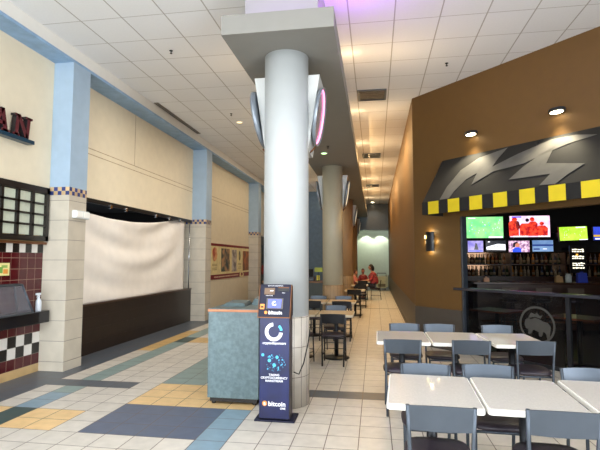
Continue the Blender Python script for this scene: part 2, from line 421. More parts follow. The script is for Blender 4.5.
# mural poster strip on the third bay
e = empty('mural_banner', (-4.945, 15.9, 0), 0, 'long cream and maroon banner with food pictures on the left wall', 'banner')
maroon = mat('banner_maroon', (124, 34, 40), .5); bc = mat('banner_cream', (228, 212, 158), .5)
MB().box(0, -2.45, 1.03, .012, 2.0, 2.16, 0).build('backing', bc, e)
MB().box(.012, -2.45, 2.08, .016, 2.0, 2.16).build('top_band', maroon, e)
MB().box(.012, -2.45, 1.03, .016, 2.0, 1.18).build('bottom_band', maroon, e)
pics = [((-2.2, -1.75), (1.6, 2.04), (166, 62, 44), (226, 170, 120)), ((-1.35, -.45), (1.26, 2.02), (66, 78, 76), (190, 150, 110)), ((-.2, .35), (1.24, 2.0), (120, 112, 108), (200, 190, 180)),
        ((.62, .85), (1.62, 1.98), (150, 140, 100), (90, 90, 80)), ((1.15, 1.98), (1.24, 1.98), (176, 100, 44), (110, 70, 40))]
for (a, b), (c, d), c1, c2 in pics:
    k = N('picture_print'); f = k.ramp(k.noise(3.5, 3), .42, .58); k.link(k.mix(f, lin(c1), lin(c2)), k.b.inputs['Base Color'])
    if a < -2 or .6 < a < .7:
        m = MB(); P = lambda u, v, w: (.012 + w, u, v)
        n = 20; m.prism([((a + b) / 2 + (b - a) / 2 * cos(2 * pi * q / n) * (1 + .15 * sin(5 * q)), (c + d) / 2 + (d - c) / 2 * sin(2 * pi * q / n)) for q in range(n)], P, .003)
    else: m = MB().box(.012, a, c, .015, b, d)
    m.build('food_picture', k.m, e)
P = lambda u, v, w: (.016 + w, u, v)
MB().prism([(.95, 1.22), (.75, 1.14), (.72, 1.05), (1.0, 1.0), (1.28, 1.05), (1.25, 1.14), (1.05, 1.22)], P, .004).build('crest', bc, e)
MB().prism([(1.0 + .13 * cos(q * pi / 4), 1.12 + .06 * sin(q * pi / 4)) for q in range(8)], lambda u, v, w: (.021 + w, u, v), .003).build('crest_centre', maroon, e)
inkm = mat('banner_ink', (226, 200, 170), .5, vary=0)
random.seed(3); y = -2.0
while y < .5:
    l = random.uniform(.05, .1); MB().box(.016, y, 1.085, .018, y + l, 1.125).build('letter_mark', inkm, e); y += l + random.uniform(.02, .05)
ci = mat('caption_ink', (150, 130, 90), .6, vary=0)
for zz in (1.33, 1.38, 1.46, 1.50):
    for a, b in ((-2.2, -1.75), (.55, .95)): MB().box(.012, a, zz, .014, b, zz + .015).build('caption_line', ci, e)
# far storefront beyond the third pier
e = empty('storefront_display', (-5.0, 20.2, 0), 0, 'grey and red shop display beyond the farthest left pier', 'display')
MB().box(-.1, -1.7, 0, .0, 1.7, 2.7).build('board', mat('display_grey', (96, 92, 84), .5), e)
for k, (a, c, d, cc) in enumerate(((-1.5, 1.5, 2.4, (40, 40, 44)), (-.7, 1.3, 2.2, (150, 150, 140)), (.1, 1.0, 1.4, (160, 52, 36)), (.1, 1.5, 2.3, (60, 70, 74)), (.9, .9, 2.3, (120, 110, 90)))):
    MB().box(.0, a, c, .03, a + .6, d).build('poster', mat('poster_%d' % k, cc, .5, vary=.4, scale=4), e)

# ------------------------------------------------------------------ round columns and neon signs
basem = grid('column_tile', (200, 192, 180), (104, 94, 86), (('a', .27), 2), (.0943, .33), (0, .0), .006, rough=.4, vary=.12, mottle=7)
cream_col = mat('cream_column_paint', (178, 172, 150), .45, vary=.02); white_col = mat('white_column_paint', (184, 188, 188), .5, vary=.02)
tan_col = mat('peach_column_paint', (176, 146, 112), .45, vary=.02)
cl = ['large white round column behind the blue ATM', 'second round column, cream, behind the left dining tables', 'third round column, peach, beyond the cream one', 'farthest round column, peach, near the seated diners']
neon_r = mat('neon_pink', (255, 140, 190), .4, vary=0, emit=1.6)
neon_w = mat('neon_white', (240, 225, 190), .4, vary=0, emit=.5)
signcase = mat('sign_case', (134, 142, 152), .3, metal=.4)
signface = mat('sign_face_grey', (120, 124, 134), .25, vary=.1)
cxs = (-1.04, -1.09, -1.14, -1.2)
base_far = grid('column_tile_tan', (150, 128, 100), (100, 84, 66), (('a', .27), 2), (.0943, .33), (0, .0), .006, rough=.4, vary=.12, mottle=7)
for k, y in enumerate((5.44, 12.2, 19.0, 25.4)):
    e = empty('round_column', (cxs[k], y, 0), 0, cl[k], 'column', 'round columns under the long soffit')
    MB().lathe([(.266, 1.0), (.266, SZ0)], n=64).build('shaft', (white_col, cream_col, tan_col, tan_col)[k], e)
    MB().lathe([(.272, 0), (.272, .995), (.264, 1.0)], n=64).build('tiled_base', basem if k == 0 else base_far, e)
    for s in (-1, 1):
        side = 'left' if s < 0 else 'right'
        q = empty('disc_sign', (cxs[k], y, 0), 0,
                  ['round %s sign on the %s side of the big white column', 'round %s sign on the %s side of the cream column', 'round %s sign on the %s side of the third column', 'round %s sign on the %s side of the farthest column'][k] % ('neon edged', side), 'sign', 'disc signs on the round columns')
        w = MB(); V4 = lambda x0, x1, z: [(s * x0, .0, z), (s * x1, .0, z), (s * x1, .42, z), (s * x0, .42, z)][::s]
        w.hexa(V4(.20, .265, 2.95) + V4(.20, .405, 3.88)); w.build('bracket', mat('bracket_white', (190, 192, 190), .5, vary=.02), q, bevel=.004)
        T = Matrix.Translation((s * .352, .21, 3.42)) @ Matrix.Rotation(s * math.atan2(.15, .93), 4, 'Y') @ Matrix.Rotation(s * pi / 2, 4, 'Y')
        dc = d_ = MB().lathe([(.33, .0), (.35, .01), (.36, .05), (.354, .05), (.345, .012), (.30, .010), (.0, .010)], n=48).build('disc_case', signcase, q); d_.matrix_local = T
        d_ = MB().lathe([(.30, .010), (.28, .014), (.15, .020), (.0, .022)], n=48).build('face_plate', signface, dc)
        d_ = MB().tube([(.328 * cos(2 * pi * i / 48), .328 * sin(2 * pi * i / 48), .022) for i in range(48)], .011, 8, closed=True).build('neon_ring', neon_r if k == 0 else neon_w, dc)
        MB().tube([(s * .262, .16, 2.96), (s * .30, .16, 2.99), (s * .33, .16, 3.03)], .012, 6).build('cable_gland', copper, q)

# ------------------------------------------------------------------ ceiling fittings
def vent(x, y, label):
    e = empty('ceiling_vent', (x, y, ZC), 0, label, 'vent', 'ceiling vents in the corridor')
    m = MB(); a, b = .28, .30
    m.box(-a, -b, -.02, a, -b + .04, -.001).box(-a, b - .04, -.02, a, b, -.001).box(-a, -b + .04, -.02, -a + .04, b - .04, -.001).box(a - .04, -b + .04, -.02, a, b - .04, -.001)
    m.build('frame', metal, e)
    MB().box(-a + .04, -b + .04, -.006, a - .04, b - .04, -.001).build('cavity', mat('vent_shadow', (130, 122, 110), .5, metal=.5), e)
    m = MB()
    for k in range(5):
        yy = -.2 + k * .1; m.hexa([(-a + .04, yy, -.018), (a - .04, yy, -.018), (a - .04, yy + .01, -.018), (-a + .04, yy + .01, -.018), (-a + .04, yy + .03, -.007), (a - .04, yy + .03, -.007), (a - .04, yy + .04, -.007), (-a + .04, yy + .04, -.007)])
    m.build('louvre', chrome, e)
vent(-.02, 9.15, 'square chrome vent in the corridor ceiling, nearest the angled wall')
vent(-.07, 14.6, 'chrome vent farther along the corridor ceiling')
vent(-.07, 20.6, 'farthest of the three vents in the corridor ceiling')
e = empty('slot_diffuser', (-4.48, 10.1, ZC), 0, 'long narrow dark slot vent in the ceiling beside the left wall', 'vent')
MB().box(-.05, -1.2, -.012, .05, 1.2, -.001).build('frame', mat('slot_grey', (130, 122, 112), .5), e)
for xx in (-.022, .022): MB().box(xx - .012, -1.17, -.014, xx + .012, 1.17, -.012).build('slot', blackm, e)
def sprinkler(x, y, z, lab):
    e = empty('sprinkler_head', (x, y, z), 0, lab, 'sprinkler', 'sprinkler heads')
    MB().lathe([(.022, -.001), (.030, -.006), (.022, -.012), (.012, -.014)][::-1], n=16).build('rosette', dmetal, e)
    MB().tube([(0, 0, -.012), (0, 0, -.045)], .008).lathe([(.02, -.052), (.02, -.045)], n=10).build('head', dmetal, e)
sprinkler(-3.12, 6.66, ZC, 'dark sprinkler head in the ceiling above the left walkway, nearest the viewer')
sprinkler(1.22, 7.83, ZC, 'dark sprinkler head in the ceiling before the angled ochre wall')
sprinkler(-3.15, 9.85, ZC, 'small dark sprinkler head left of the big white column')
sprinkler(-.975, 9.88, SZ0, 'tiny sprinkler head under the soffit behind the white column')
def downlight(x, y, z, lab, m, r=.08):
    e = empty('downlight', (x, y, z), 0, lab, 'downlight')
    MB().lathe([(r, -.012), (r, -.001)], n=24).build('trim_ring', white, e)
    MB().lathe([(r * .72, -.016), (r * .72, -.012)], n=24).build('lamp', m, e)
downlight(-3.15, 10.5, ZC, 'small round lamp in the left ceiling behind the sprinkler', mat('dim_lamp', (250, 220, 160), .4, vary=0, emit=1.2))
downlight(-1.13, 10.52, SZ0, 'greenish recessed lamp under the soffit between the first two columns', mat('green_lamp', (200, 255, 170), .4, vary=0, emit=2.2))
downlight(-.1, 26.6, ZC, 'bright recessed lamp at the far end of the corridor ceiling', wlight, .12)
downlight(-.2, 28.7, ZC - .001, 'recessed lamp washing the pale end wall', wlight, .1)

# ------------------------------------------------------------------ bitcoin kiosk
KX, KY = -1.035, 4.775
k1 = N('navy_panel'); f = k1.ramp(k1.noise(3, 2), .4, .7); k1.link(k1.mix(f, lin((20, 25, 66)), lin((30, 40, 98))), k1.b.inputs['Base Color']); k1.b.inputs['Roughness'].default_value = .3
navy = k1.m; dnavy = mat('dark_navy', (22, 24, 48), .5, spec=.3); wt = mat('white_print', (240, 240, 246), .4, vary=0); cy = mat('cyan_print', (80, 190, 235), .4, vary=0); og = mat('orange_print', (244, 150, 60), .4, vary=0)
e = empty('bitcoin_atm', (KX, KY, 0), 0, 'tall navy blue bitcoin machine in front of the white column', 'kiosk')
MB().box(-.205, -.035, 0, .215, .24, .018).build('base_plate', dnavy, e, bevel=.006)
MB().box(-.16, .0, .02, .16, .17, 1.05).build('body', mat('kiosk_side', (58, 54, 62), .4), e, bevel=.006)
MB().box(-.155, -.012, .03, .155, .0, 1.045).build('front_panel', navy, e, bevel=.003)
fy = -.0125
text('bitcoin', .066, wt, 'bitcoin_lettering', e, (.03, fy, .155), bold=.0015); text('ONE', .026, wt, 'small_lettering', e, (.09, fy, .125), bold=.001)
MB().prism([(-.098 + .026 * cos(q * pi / 10), .178 + .026 * sin(q * pi / 10)) for q in range(20)], XZ(fy), .002).build('coin_emblem', og, e)
text('B', .04, wt, 'coin_letter', e, (-.098, fy - .0025, .162), bold=.001)
for s_, z_ in (('TAKING', .455), ('CRYPTOCURRENCY', .425), ('MAINSTREAM', .395)): text(s_, .03 if s_[0] != 'C' else .031, wt, 'slogan', e, (0, fy, z_), bold=.0006)
text('cryptodispensers', .036, wt, 'logo_lettering', e, (0, fy, .775), bold=.0006)
def arc(a0, a1, r0, r1, cx, cz, n=24): return [(cx + r0 * cos(a0 + (a1 - a0) * q / n), cz + r0 * sin(a0 + (a1 - a0) * q / n)) for q in range(n + 1)] + [(cx + r1 * cos(a1 - (a1 - a0) * q / n), cz + r1 * sin(a1 - (a1 - a0) * q / n)) for q in range(n + 1)]
MB().prism(arc(R(95), R(355), .094, .058, -.005, .90), XZ(fy), .002).build('ring_logo', wt, e)
MB().prism(arc(R(8), R(50), .088, .062, 0, .905, 8), XZ(fy), .002).build('ring_segment', cy, e)
random.seed(5); m = MB()
for q in range(70):
    a = random.uniform(0, 2 * pi); rr = .11 * sqrt(random.random()); s_ = random.choice((.002, .003, .004, .008)) ; u, v = rr * cos(a) + .01, .585 + rr * .85 * sin(a)
    m.prism([(u - s_, v - s_ * .6), (u + s_ * .3, v - s_), (u + s_, v + s_ * .5), (u, v + s_)], XZ(fy), .001)
for (u, v, s_) in ((-.12, .665, .016), (-.05, .61, .018), (.03, .645, .016), (.0, .565, .018)): m.prism([(u + s_ * cos(q * pi / 5), v + s_ * sin(q * pi / 5)) for q in range(10)], XZ(fy), .0015)
m.build('splash_print', cy, e)
# sloping console head
hp = [(-.05, 1.05), (.17, 1.05), (.17, 1.36), (.06, 1.385)]
def head(m, x0, x1, poly, mi=0): m.prism([(p[0], p[1]) for p in poly], lambda u, v, w: (x0 + w * (x1 - x0), u, v), 1.0, mi)
m = MB(); head(m, -.165, .165, hp); cons = m.build('console', dnavy, e, bevel=.008)
th = math.atan2(.11, .335); CT = Matrix.Translation((0, -.05, 1.05)) @ Matrix.Rotation(-th, 4, 'X')
def con(name, m, mt): o = m.build(name, mt, cons); o.matrix_local = CT; return o
con('copper_edge', MB().box(-.172, -.002, 0, -.166, .004, .35).box(.166, -.002, 0, .172, .004, .35).box(-.172, -.003, -.004, .172, .004, .006).box(.166, .0, .0, .172, .07, .35), copper)
con('screen_bezel', MB().box(-.085, -.008, .09, .09, .0, .20), mat('bezel_grey', (90, 86, 84), .4))
sc = con('touch_screen', MB().box(-.065, -.010, .10, .07, -.008, .19), mat('screen_blue', (70, 80, 210), .3, vary=.1, emit=.9))
con('screen_logo', MB().prism(arc(R(60), R(330), .024, .013, 0, .145, 12), XZ(-.010), .001), mat('screen_white', (230, 235, 255), .3, vary=0, emit=1.))
con('bill_slot', MB().box(-.115, -.008, .24, -.005, .0, .31), mat('slot_copper', (110, 84, 60), .4)); con('slot_light', MB().box(-.055, -.010, .275, -.02, -.008, .285), wt)
con('receipt_slot', MB().box(.03, -.008, .275, .145, .0, .315), blackm); con('slot_edge', MB().box(.03, -.010, .31, .145, -.002, .318), copper)
con('warning_sticker', MB().box(-.152, -.003, .085, -.105, -.001, .14), og); con('sticker_mark', MB().box(-.143, -.004, .10, -.114, -.003, .118), blackm)
o = text('bitcoin', .052, wt, 'console_lettering', cons, (0, 0, 0), bold=.0015); o.matrix_local = CT @ Matrix.Translation((.015, -.003, .035)) @ Matrix.Rotation(pi / 2, 4, 'X')
con('console_coin', MB().prism([(-.085 + .017 * cos(q * pi / 8), .052 + .017 * sin(q * pi / 8)) for q in range(16)], XZ(-.003), .002), og)
for s_, z_, x_ in (('insert bills', .225, -.06), ('scan', .255, .09), ('BITCOIN DISPENSER', .328, 0)):
    o = text(s_, .018, wt, 'instruction', cons, (0, 0, 0)); o.matrix_local = CT @ Matrix.Translation((x_, -.003, z_)) @ Matrix.Rotation(pi / 2, 4, 'X')
o = MB().tube([(-.868, 4.98, .45), (-.82, 5.02, .42), (-.78, 5.10, .52), (-.752, 5.26, .72), (-.74, 5.38, .90)], .007, 6).build('power_cable', blackm); tag(o, 'black cable curving from the bitcoin machine around the white column', 'cable')

# blue laminate receptacle
k1 = N('blue_laminate'); f = k1.ramp(k1.noise(22, 5), .35, .65); k1.link(k1.mix(f, lin((88, 106, 110)), lin((104, 124, 128))), k1.b.inputs['Base Color']); k1.b.inputs['Roughness'].default_value = .4
lam = k1.m
e = empty('waste_cabinet', (-1.612, 5.60, 0), 0, 'blue-green mottled laminate waste cabinet with orange wood trim left of the ATM', 'cabinet')
MB().box(-.275, -.37, .03, .275, .42, .085).build('plinth', black, e)
for (a, b) in ((-.24, -.33), (.24, -.33), (-.24, .38), (.24, .38)): MB().lathe([(.02, 0), (.025, .005), (.025, .03)], (a, b, 0), 12).build('foot', black, e)
MB().box(-.300, -.39, .075, .300, .44, 1.045).build('body', lam, e, bevel=.003)
MB().box(-.307, -.398, 1.045, .307, .447, 1.072).build('wood_trim', mat('orange_oak', (190, 124, 84), .45), e, bevel=.003)
MB().box(-.300, -.39, 1.072, .300, .44, 1.078).build('top', lam, e)
MB().hexa([(-.24, -.12, 1.078), (.06, -.12, 1.078), (.06, .25, 1.078), (-.24, .25, 1.078), (-.2, -.06, 1.115), (.03, -.06, 1.115), (.03, .22, 1.13), (-.2, .22, 1.13)]).build('raised_hood', lam, e, bevel=.004)
MB().hexa([(.08, .1, 1.078), (.29, .1, 1.078), (.29, .42, 1.078), (.08, .42, 1.078), (.10, .15, 1.15), (.27, .15, 1.15), (.27, .40, 1.17), (.10, .40, 1.17)]).build('raised_hood', lam, e, bevel=.004)

# ------------------------------------------------------------------ awning on the angled wall, lights, sconce
def wall_empty(name, s, z, *a): 
    p = C0 + EX * s; return empty(name, (p.x, p.y, z), -WA, *a)
e = wall_empty('storefront_awning', 0, 0, 'black canvas awning with grey swoosh and yellow black checked valance over the bar', 'awning')
AW = 6.3; ZT, ZB, ZV, D = 3.50, 2.67, 2.45, .55
m = MB(); m.add([(.735, 0, ZT), (AW, 0, ZT), (AW, -D, ZB), (.715, -D, ZB), (.735, 0, ZB), (AW, 0, ZB), (.715, -D, ZV), (.715, 0, ZV)],
    [(0, 3, 2, 1), (0, 7, 6, 3), (1, 2, 5)]); cm = m.build('canopy', canvas, e)
cm.modifiers.new('s', 'SOLIDIFY').thickness = .008
v = MB(); x = .70; edges = [.715, .856]; 
while edges[-1] < AW: edges.append(edges[-1] + .233); edges.append(edges[-1] + .198)
for a_, (p, q) in enumerate(zip(edges, edges[1:])): v.box(p, -D - .012, ZV, min(q, AW), -D - .002, ZB + .002, 0 if a_ % 2 == 0 else 1)
v.build('checked_valance', [canvas, yellow], e)
av = Vector((0, -D, ZB - ZT)); nrm = Vector((0, -(ZT - ZB), D)).normalized()
def AP(u, vv, w): 
    p = Vector((0, 0, ZT)) + av * vv + nrm * (.006 + w); return (u * KS, p.y, p.z)
g1 = [(1.08, .985), (1.116, .706), (1.263, .352), (1.545, .135), (2.037, .03), (1.929, .259), (1.885, .414), (2.271, .229), (2.748, .061), (3.096, .075), (3.392, .161), (3.043, .222), (2.724, .339), (2.433, .468), (1.946, .524), (1.623, .743), (1.636, .495), (1.469, .597), (1.319, .839), (1.27, .985)]
g2 = [(2.282, .763), (2.45, .533), (2.619, .375), (2.83, .226), (2.796, .547), (3.344, .678), (3.171, .824), (3.028, .985), (2.81, .965), (2.914, .774)]
for g in (g1, g2): MB().prism(g[::-1], AP, .003).build('swoosh', greyc, e)
m = MB()
for s_ in (.74, 2.6, 4.4, AW - .03): m.tube([(s_, -.02, ZT - .03), (s_, -D + .02, ZB - .02), (s_, -D + .02, ZV + .03)], .012, 6)
m.tube([(.74, -D + .02, ZV + .03), (AW - .03, -D + .02, ZV + .03)], .012, 6); m.build('frame', dmetal, e)
for k, s_ in enumerate((1.44, 2.93, 4.4)):
    p = C0 + EX * s_ - EY * .0
    q = empty('wall_floodlight', (p.x, p.y, 3.86), -WA, ['lit floodlight on the ochre wall, left one above the awning', 'lit floodlight on the ochre wall, right one above the awning', 'lit floodlight on the ochre wall outside the right frame edge'][k], 'floodlight', 'floodlights above the awning')
    MB().box(-.03, -.07, -.02, .03, 0, .03).build('arm', dmetal, q)
    h = empty('tmp', (0, 0, 0)); bpy.data.objects.remove(h)
    T = Matrix.Translation((0, -.09, 0)) @ Matrix.Rotation(R(-12), 4, 'X')
    ov = lambda a, b, n=24: [(a * cos(2 * pi * i / n) * 1.0, b * sin(2 * pi * i / n)) for i in range(n)]
    m = MB(); P = lambda u, v, w: (u, v, w); m.prism(ov(.125, .075), P, .05)
    o = m.build('housing', dmetal, q, bevel=.01); o.matrix_local = T @ Matrix.Translation((0, 0, -.03))
    m = MB(); m.prism(ov(.095, .05), P, .004); o = m.build('lamp_face', wlight, q); o.matrix_local = T @ Matrix.Translation((0, 0, -.035))
    lp = p - EY * .12; spot('floodlight_beam', (lp.x, lp.y, 3.80), tuple(EX * 0 + EY * .2 - EY * .45 + Vector((0, 0, -1))), 60, (1, .88, .62), 95, .8)
q = wall_empty('wall_sconce', .43, 1.99, 'black curved sconce glowing on the ochre wall left of the bar', 'wall lamp')
n = 12; pts = [(.10 * sin(-pi / 2 + pi * i / n), -.035 - .06 * cos(-pi / 2 + pi * i / n)) for i in range(n + 1)]
m = MB(); inner = [(x * .9, y * .9 - .002) for x, y in pts]
poly = pts + inner[::-1]; m.prism(poly, lambda u, v, w: (u, v, -.185 + w), .37); m.build('shade', blackm, q)
MB().box(-.05, -.035, -.14, .05, 0, .14).build('back_plate', dmetal, q)
MB().box(-.085, -.098, .055, -.055, -.080, .12).build('cutout_glow', mat('cutout', (255, 225, 140), .5, vary=0, emit=3), q)
MB().lathe([(.022, -.12), (.022, .12)], (0, -.058, 0), 12).build('lamp_tube', mat('sconce_lamp', (255, 205, 110), .5, vary=0, emit=6), q)
for dz in (-.19, .19):
    p = C0 + EX * .43 - EY * .06; point('sconce_glow', (p.x, p.y, 1.99 + dz), .9, (1, .82, .45), .03)
for ds in (-.13, .13):
    p = C0 + EX * (.43 + ds) - EY * .035; point('sconce_glow', (p.x, p.y, 1.99), .35, (1, .82, .45), .03)

# ------------------------------------------------------------------ bar front: post, rail, glass with etched emblem
q = wall_empty('bar_partition', 0, 0, 'low glass partition with dark rail between the dining tables and the bar', 'partition')
MB().box(1.083, .02, 0, 1.12, .14, 2.42).build('end_post', mat('post_metal', (92, 100, 112), .3, metal=.7), q)
MB().box(.93, -.03, 1.10, 6.55, .16, 1.145).build('ledge_rail', mat('rail_dark', (48, 48, 56), .25), q, bevel=.006)
MB().box(1.10, .05, 0, 6.55, .10, .06).build('bottom_rail', dmetal, q)
tg = mat('smoked_glass', (16, 16, 18), .05, vary=0, alpha=.4, spec=.3)
for a in (1.10, 3.0, 4.8): MB().box(a, .07, .06, a + 1.72, .078, 1.10).build('glass_panel', tg, q)
for a in (2.86, 4.68): MB().box(a, .05, .06, a + .06, .10, 1.10).build('mullion', dmetal, q)
em = mat('etched_grey', (66, 64, 60), .8)
WP = lambda u, v, w: (u, .069 - w, v)
ecx, ecz = 2.41, .64
m = MB(); ring = [(ecx + .285 * cos(2 * pi * i / 40), ecz + .285 * sin(2 * pi * i / 40)) for i in range(41)]
m.prism(arc(0, 2 * pi, .285, .252, ecx, ecz, 40), WP, .002); m.build('emblem_ring', em, q)
buf = [(-.20, .02), (-.19, .09), (-.14, .12), (-.08, .11), (-.03, .14), (.04, .12), (.10, .09), (.17, .08), (.215, .02), (.20, -.07), (.19, -.16), (.15, -.16), (.14, -.09), (.10, -.06), (.07, -.14), (.03, -.14), (.02, -.07), (-.06, -.05), (-.10, -.12), (-.15, -.12), (-.14, -.05), (-.18, -.04)]
MB().prism([(ecx + a, ecz - .03 + b) for a, b in buf][::-1], WP, .002).build('emblem_animal', em, q)
wing = [(-.14, .12), (-.09, .21), (-.02, .19), (.0, .22), (.05, .17), (.10, .19), (.06, .13), (-.03, .15)]
MB().prism([(ecx + a, ecz - .03 + b) for a, b in wing][::-1], WP, .002).build('emblem_wing', em, q)

# ------------------------------------------------------------------ bar interior
struct(MB().box(.93, 14.2, 0, 10.2, 14.4, 3.4).build('wall_bar_back', darkwall))
struct(MB().box(10.0, 3, 0, 10.2, 14.2, 3.4).build('wall_bar_right', darkwall))
m = MB(); m.add([(.93, 9.55, 3.4), (6.85, 3.15, 3.4), (10.2, 3.15, 3.4), (10.2, 14.4, 3.4), (.93, 14.4, 3.4)], [(0, 1, 2, 3, 4)]); o = m.build('ceiling_bar', darkwall); struct(o)
o.modifiers.new('s', 'SOLIDIFY').thickness = .05
m = MB(); m.add([(.95, 9.35, .004), (6.8, 3.1, .004), (10.2, 3.1, .004), (10.2, 14.4, .004), (.95, 14.4, .004)], [(0, 1, 2, 3, 4)]); struct(m.build('floor_bar', mat('dark_bar_floor', (28, 24, 22), .4, vary=.2)))
struct(MB().box(6.8, 2.6, 0, 10.2, 3.1, 3.4).build('wall_bar_front', darkwall))
BY = 13.9
def emis(name, c, s=1.): 
    k = N(name); k.b.inputs['Base Color'].default_value = (0, 0, 0, 1); k.b.inputs['Emission Color'].default_value = (*lin(c), 1); k.b.inputs['Emission Strength'].default_value = s; k.b.inputs['Roughness'].default_value = .2; return k.m
def emis2(name, c1, c2, scale, s=1., lo=.4, hi=.6):
    k = N(name); k.b.inputs['Base Color'].default_value = (0, 0, 0, 1); k.link(k.mix(k.ramp(k.noise(scale, 4), lo, hi), lin(c1), lin(c2)), k.b.inputs['Emission Color']); k.b.inputs['Emission Strength'].default_value = s; return k.m
WH = emis('screen_white_pixels', (235, 235, 245), 1.1); RD = emis2('screen_red', (236, 66, 40), (150, 20, 26), 9, 1.1); DK = emis('screen_dark', (30, 26, 34), 1.); BL = emis('screen_royal', (40, 70, 225), 1.2); OR = emis('screen_orange', (236, 92, 60), 1.1)
SKN = emis('screen_skin', (190, 120, 100), 1.)
def tv(x0, x1, z0, z1, y, lab, bg, items=(), rot=0., tilt=0.):
    cx, cz, w, h = (x0 + x1) / 2, (z0 + z1) / 2, x1 - x0, z1 - z0
    e = empty('television', (cx, y, cz), 0, lab, 'television', 'televisions over the bar'); e.rotation_euler = (tilt, 0, rot)
    MB().box(-w / 2 - .015, .0, -h / 2 - .02, w / 2 + .015, .06, h / 2 + .015).build('bezel', black, e, bevel=.004)
    scr = MB().box(-w / 2, -.004, -h / 2, w / 2, .0, h / 2).build('screen', bg, e)
    for name, mt, polys in items:
        for p in polys: MB().prism([(u * w, v * h) for u, v in p], XZ(-.0042), .0006).build(name, mt, scr)
    MB().box(-.08, .06, -.08, .08, 14.19 - y, .08).build('wall_bracket', dmetal, e)
    return e
def rc(a, b, c, d): return [(a, b), (c, b), (c, d), (a, d)]
def blob(cx, cz, rx, rz, n=10): return [(cx + rx * cos(2 * pi * i / n), cz + rz * sin(2 * pi * i / n)) for i in range(n)]
def player(cx, top, s):  # bust seen from behind
    return [blob(cx, top - .06 * s, .05 * s, .075 * s), [(cx - .12 * s, -.45), (cx + .12 * s, -.45), (cx + .13 * s, top - .25 * s), (cx + .07 * s, top - .14 * s), (cx - .07 * s, top - .14 * s), (cx - .13 * s, top - .25 * s)]]
random.seed(11)
dots = lambda n: [blob(random.uniform(-.42, .42), random.uniform(-.3, .35), .012, .02, 5) for _ in range(n)]
G1 = emis2('pitch_green', (104, 196, 120), (140, 214, 130), 4, 1.15); G2 = emis2('pitch_lime', (150, 200, 44), (176, 220, 70), 4, 1.15)
tv(2.602, 3.597, 2.266, 2.867, BY, 'large television showing a green pitch, upper left over the bar', G1, [('players', BL, dots(14)), ('players', WH, dots(18)), ('score_bar', WH, [rc(.1, -.5, .48, -.43), rc(-.45, .42, -.25, .46)])])
tv(3.779, 4.835, 2.284, 2.879, BY, 'large television showing players in red', emis2('crowd_pink', (236, 200, 224), (214, 170, 200), 6, 1.15),
   [('red_players', RD, player(-.4, .42, 1.0)[1:] + [blob(-.38, .34, .07, .1)] + player(-.12, .3, 1.1)[1:] + player(.3, .2, 1.15) + player(.08, .36, .9)), ('caps', RD, [blob(.06, .34, .06, .1), blob(.3, .13, .055, .09)]),
    ('dark_helmets', DK, [blob(-.06, .30, .05, .09), blob(-.3, .05, .05, .22), blob(-.34, .2, .04, .08)]), ('score_bar', WH, [rc(-.42, -.5, -.05, -.43), rc(.2, -.5, .48, -.43)]), ('score_strip', BL, [rc(-.45, .42, -.2, .48)])])
tv(2.626, 3.043, 1.868, 2.186, BY, 'small television with a purple picture, lower left over the bar', emis2('purple_haze', (120, 112, 190), (170, 160, 210), 5, 1.), [('figure', DK, [[(-.1, -.3), (.2, -.3), (.1, .25), (0, .3)]]), ('caption_bar', BL, [rc(-.45, -.45, .45, -.36)])])
tv(3.12, 3.653, 1.895, 2.183, BY, 'small television with a white snowy picture, second in the lower row', emis('night_black', (24, 26, 34), 1.), [('snow', WH, [[(-.48, -.35), (.48, -.42), (.48, .15), (.1, .2), (-.2, .05), (-.48, -.1)]]), ('skiers', DK, [blob(-.05, -.1, .03, .1), blob(.1, -.05, .03, .1), blob(.25, -.15, .03, .08)]), ('moon', WH, [blob(-.35, .4, .06, .06)])])
tv(3.729, 4.28, 1.865, 2.179, BY, 'small television showing a person in a blue top, third in the lower row', emis2('crowd_mix', (226, 190, 210), (120, 80, 120), 14, 1.1), [('blue_top', BL, [[(-.32, -.5), (.1, -.5), (.1, -.2), (-.05, -.08), (-.2, -.1), (-.32, -.3)]]), ('face', SKN, [blob(-.08, .12, .11, .2)]), ('hair', DK, [[(-.3, -.05), (-.2, -.1), (-.18, .2), (-.02, .3), (-.12, .42), (-.28, .3)]])])
tv(4.357, 4.898, 1.877, 2.189, BY, 'small television with a grey blue shore picture, last in the lower row', emis2('shore_blue', (90, 120, 165), (120, 150, 190), 3, .9), [('sea_band', emis('sea_navy', (40, 60, 120), .9), [rc(-.5, -.02, .5, .14), rc(-.45, -.35, -.15, -.22)]), ('boat', WH, [rc(.0, -.3, .2, -.24)])])
tv(4.74, 5.42, 2.15, 2.50, BY - .9, 'tilted television showing a lime green pitch, right of the larger ones', G2, [('players', WH, dots(16)), ('players', DK, dots(10)), ('score_bar', WH, [rc(.1, .4, .45, .47), rc(.2, -.5, .5, -.44)])]).rotation_euler = (0, R(-2), R(3))
tv(5.56, 6.26, 2.15, 2.49, BY - .9, 'blue television cut off by the right frame edge', emis2('blue_news', (50, 70, 190), (40, 50, 140), 3, 1.), [('gold_bar', emis('news_gold', (200, 160, 60), .9), [rc(-.5, -.25, .5, -.1)]), ('white_bar', WH, [rc(-.45, -.45, .3, -.35)])])
e = empty('menu_board', (5.25, 13.2, 1.66), 0, 'dark board with small lit white lettering under the tilted television', 'menu board')
MB().box(-.2, 0, -.36, .2, .04, .36).build('panel', black, e)
ml = emis('menu_light', (250, 244, 214), 1.6); random.seed(9)
for z in (.24, .19, .06, .01, -.12, -.17, -.24):
    x = -.14
    while x < .12:
        l = random.uniform(.02, .07); MB().box(x, -.004, z, min(x + l, .15), 0, z + random.uniform(.02, .035)).build('lit_mark', ml, e); x += l + .018
MB().box(-.03, .04, .24, .03, .98, .32).build('support_arm', blackm, e)
MB().box(-.05, -.005, .1, .0, -.001, .14).build('orange_mark', emis('menu_orange', (250, 160, 60), 1.3), e)
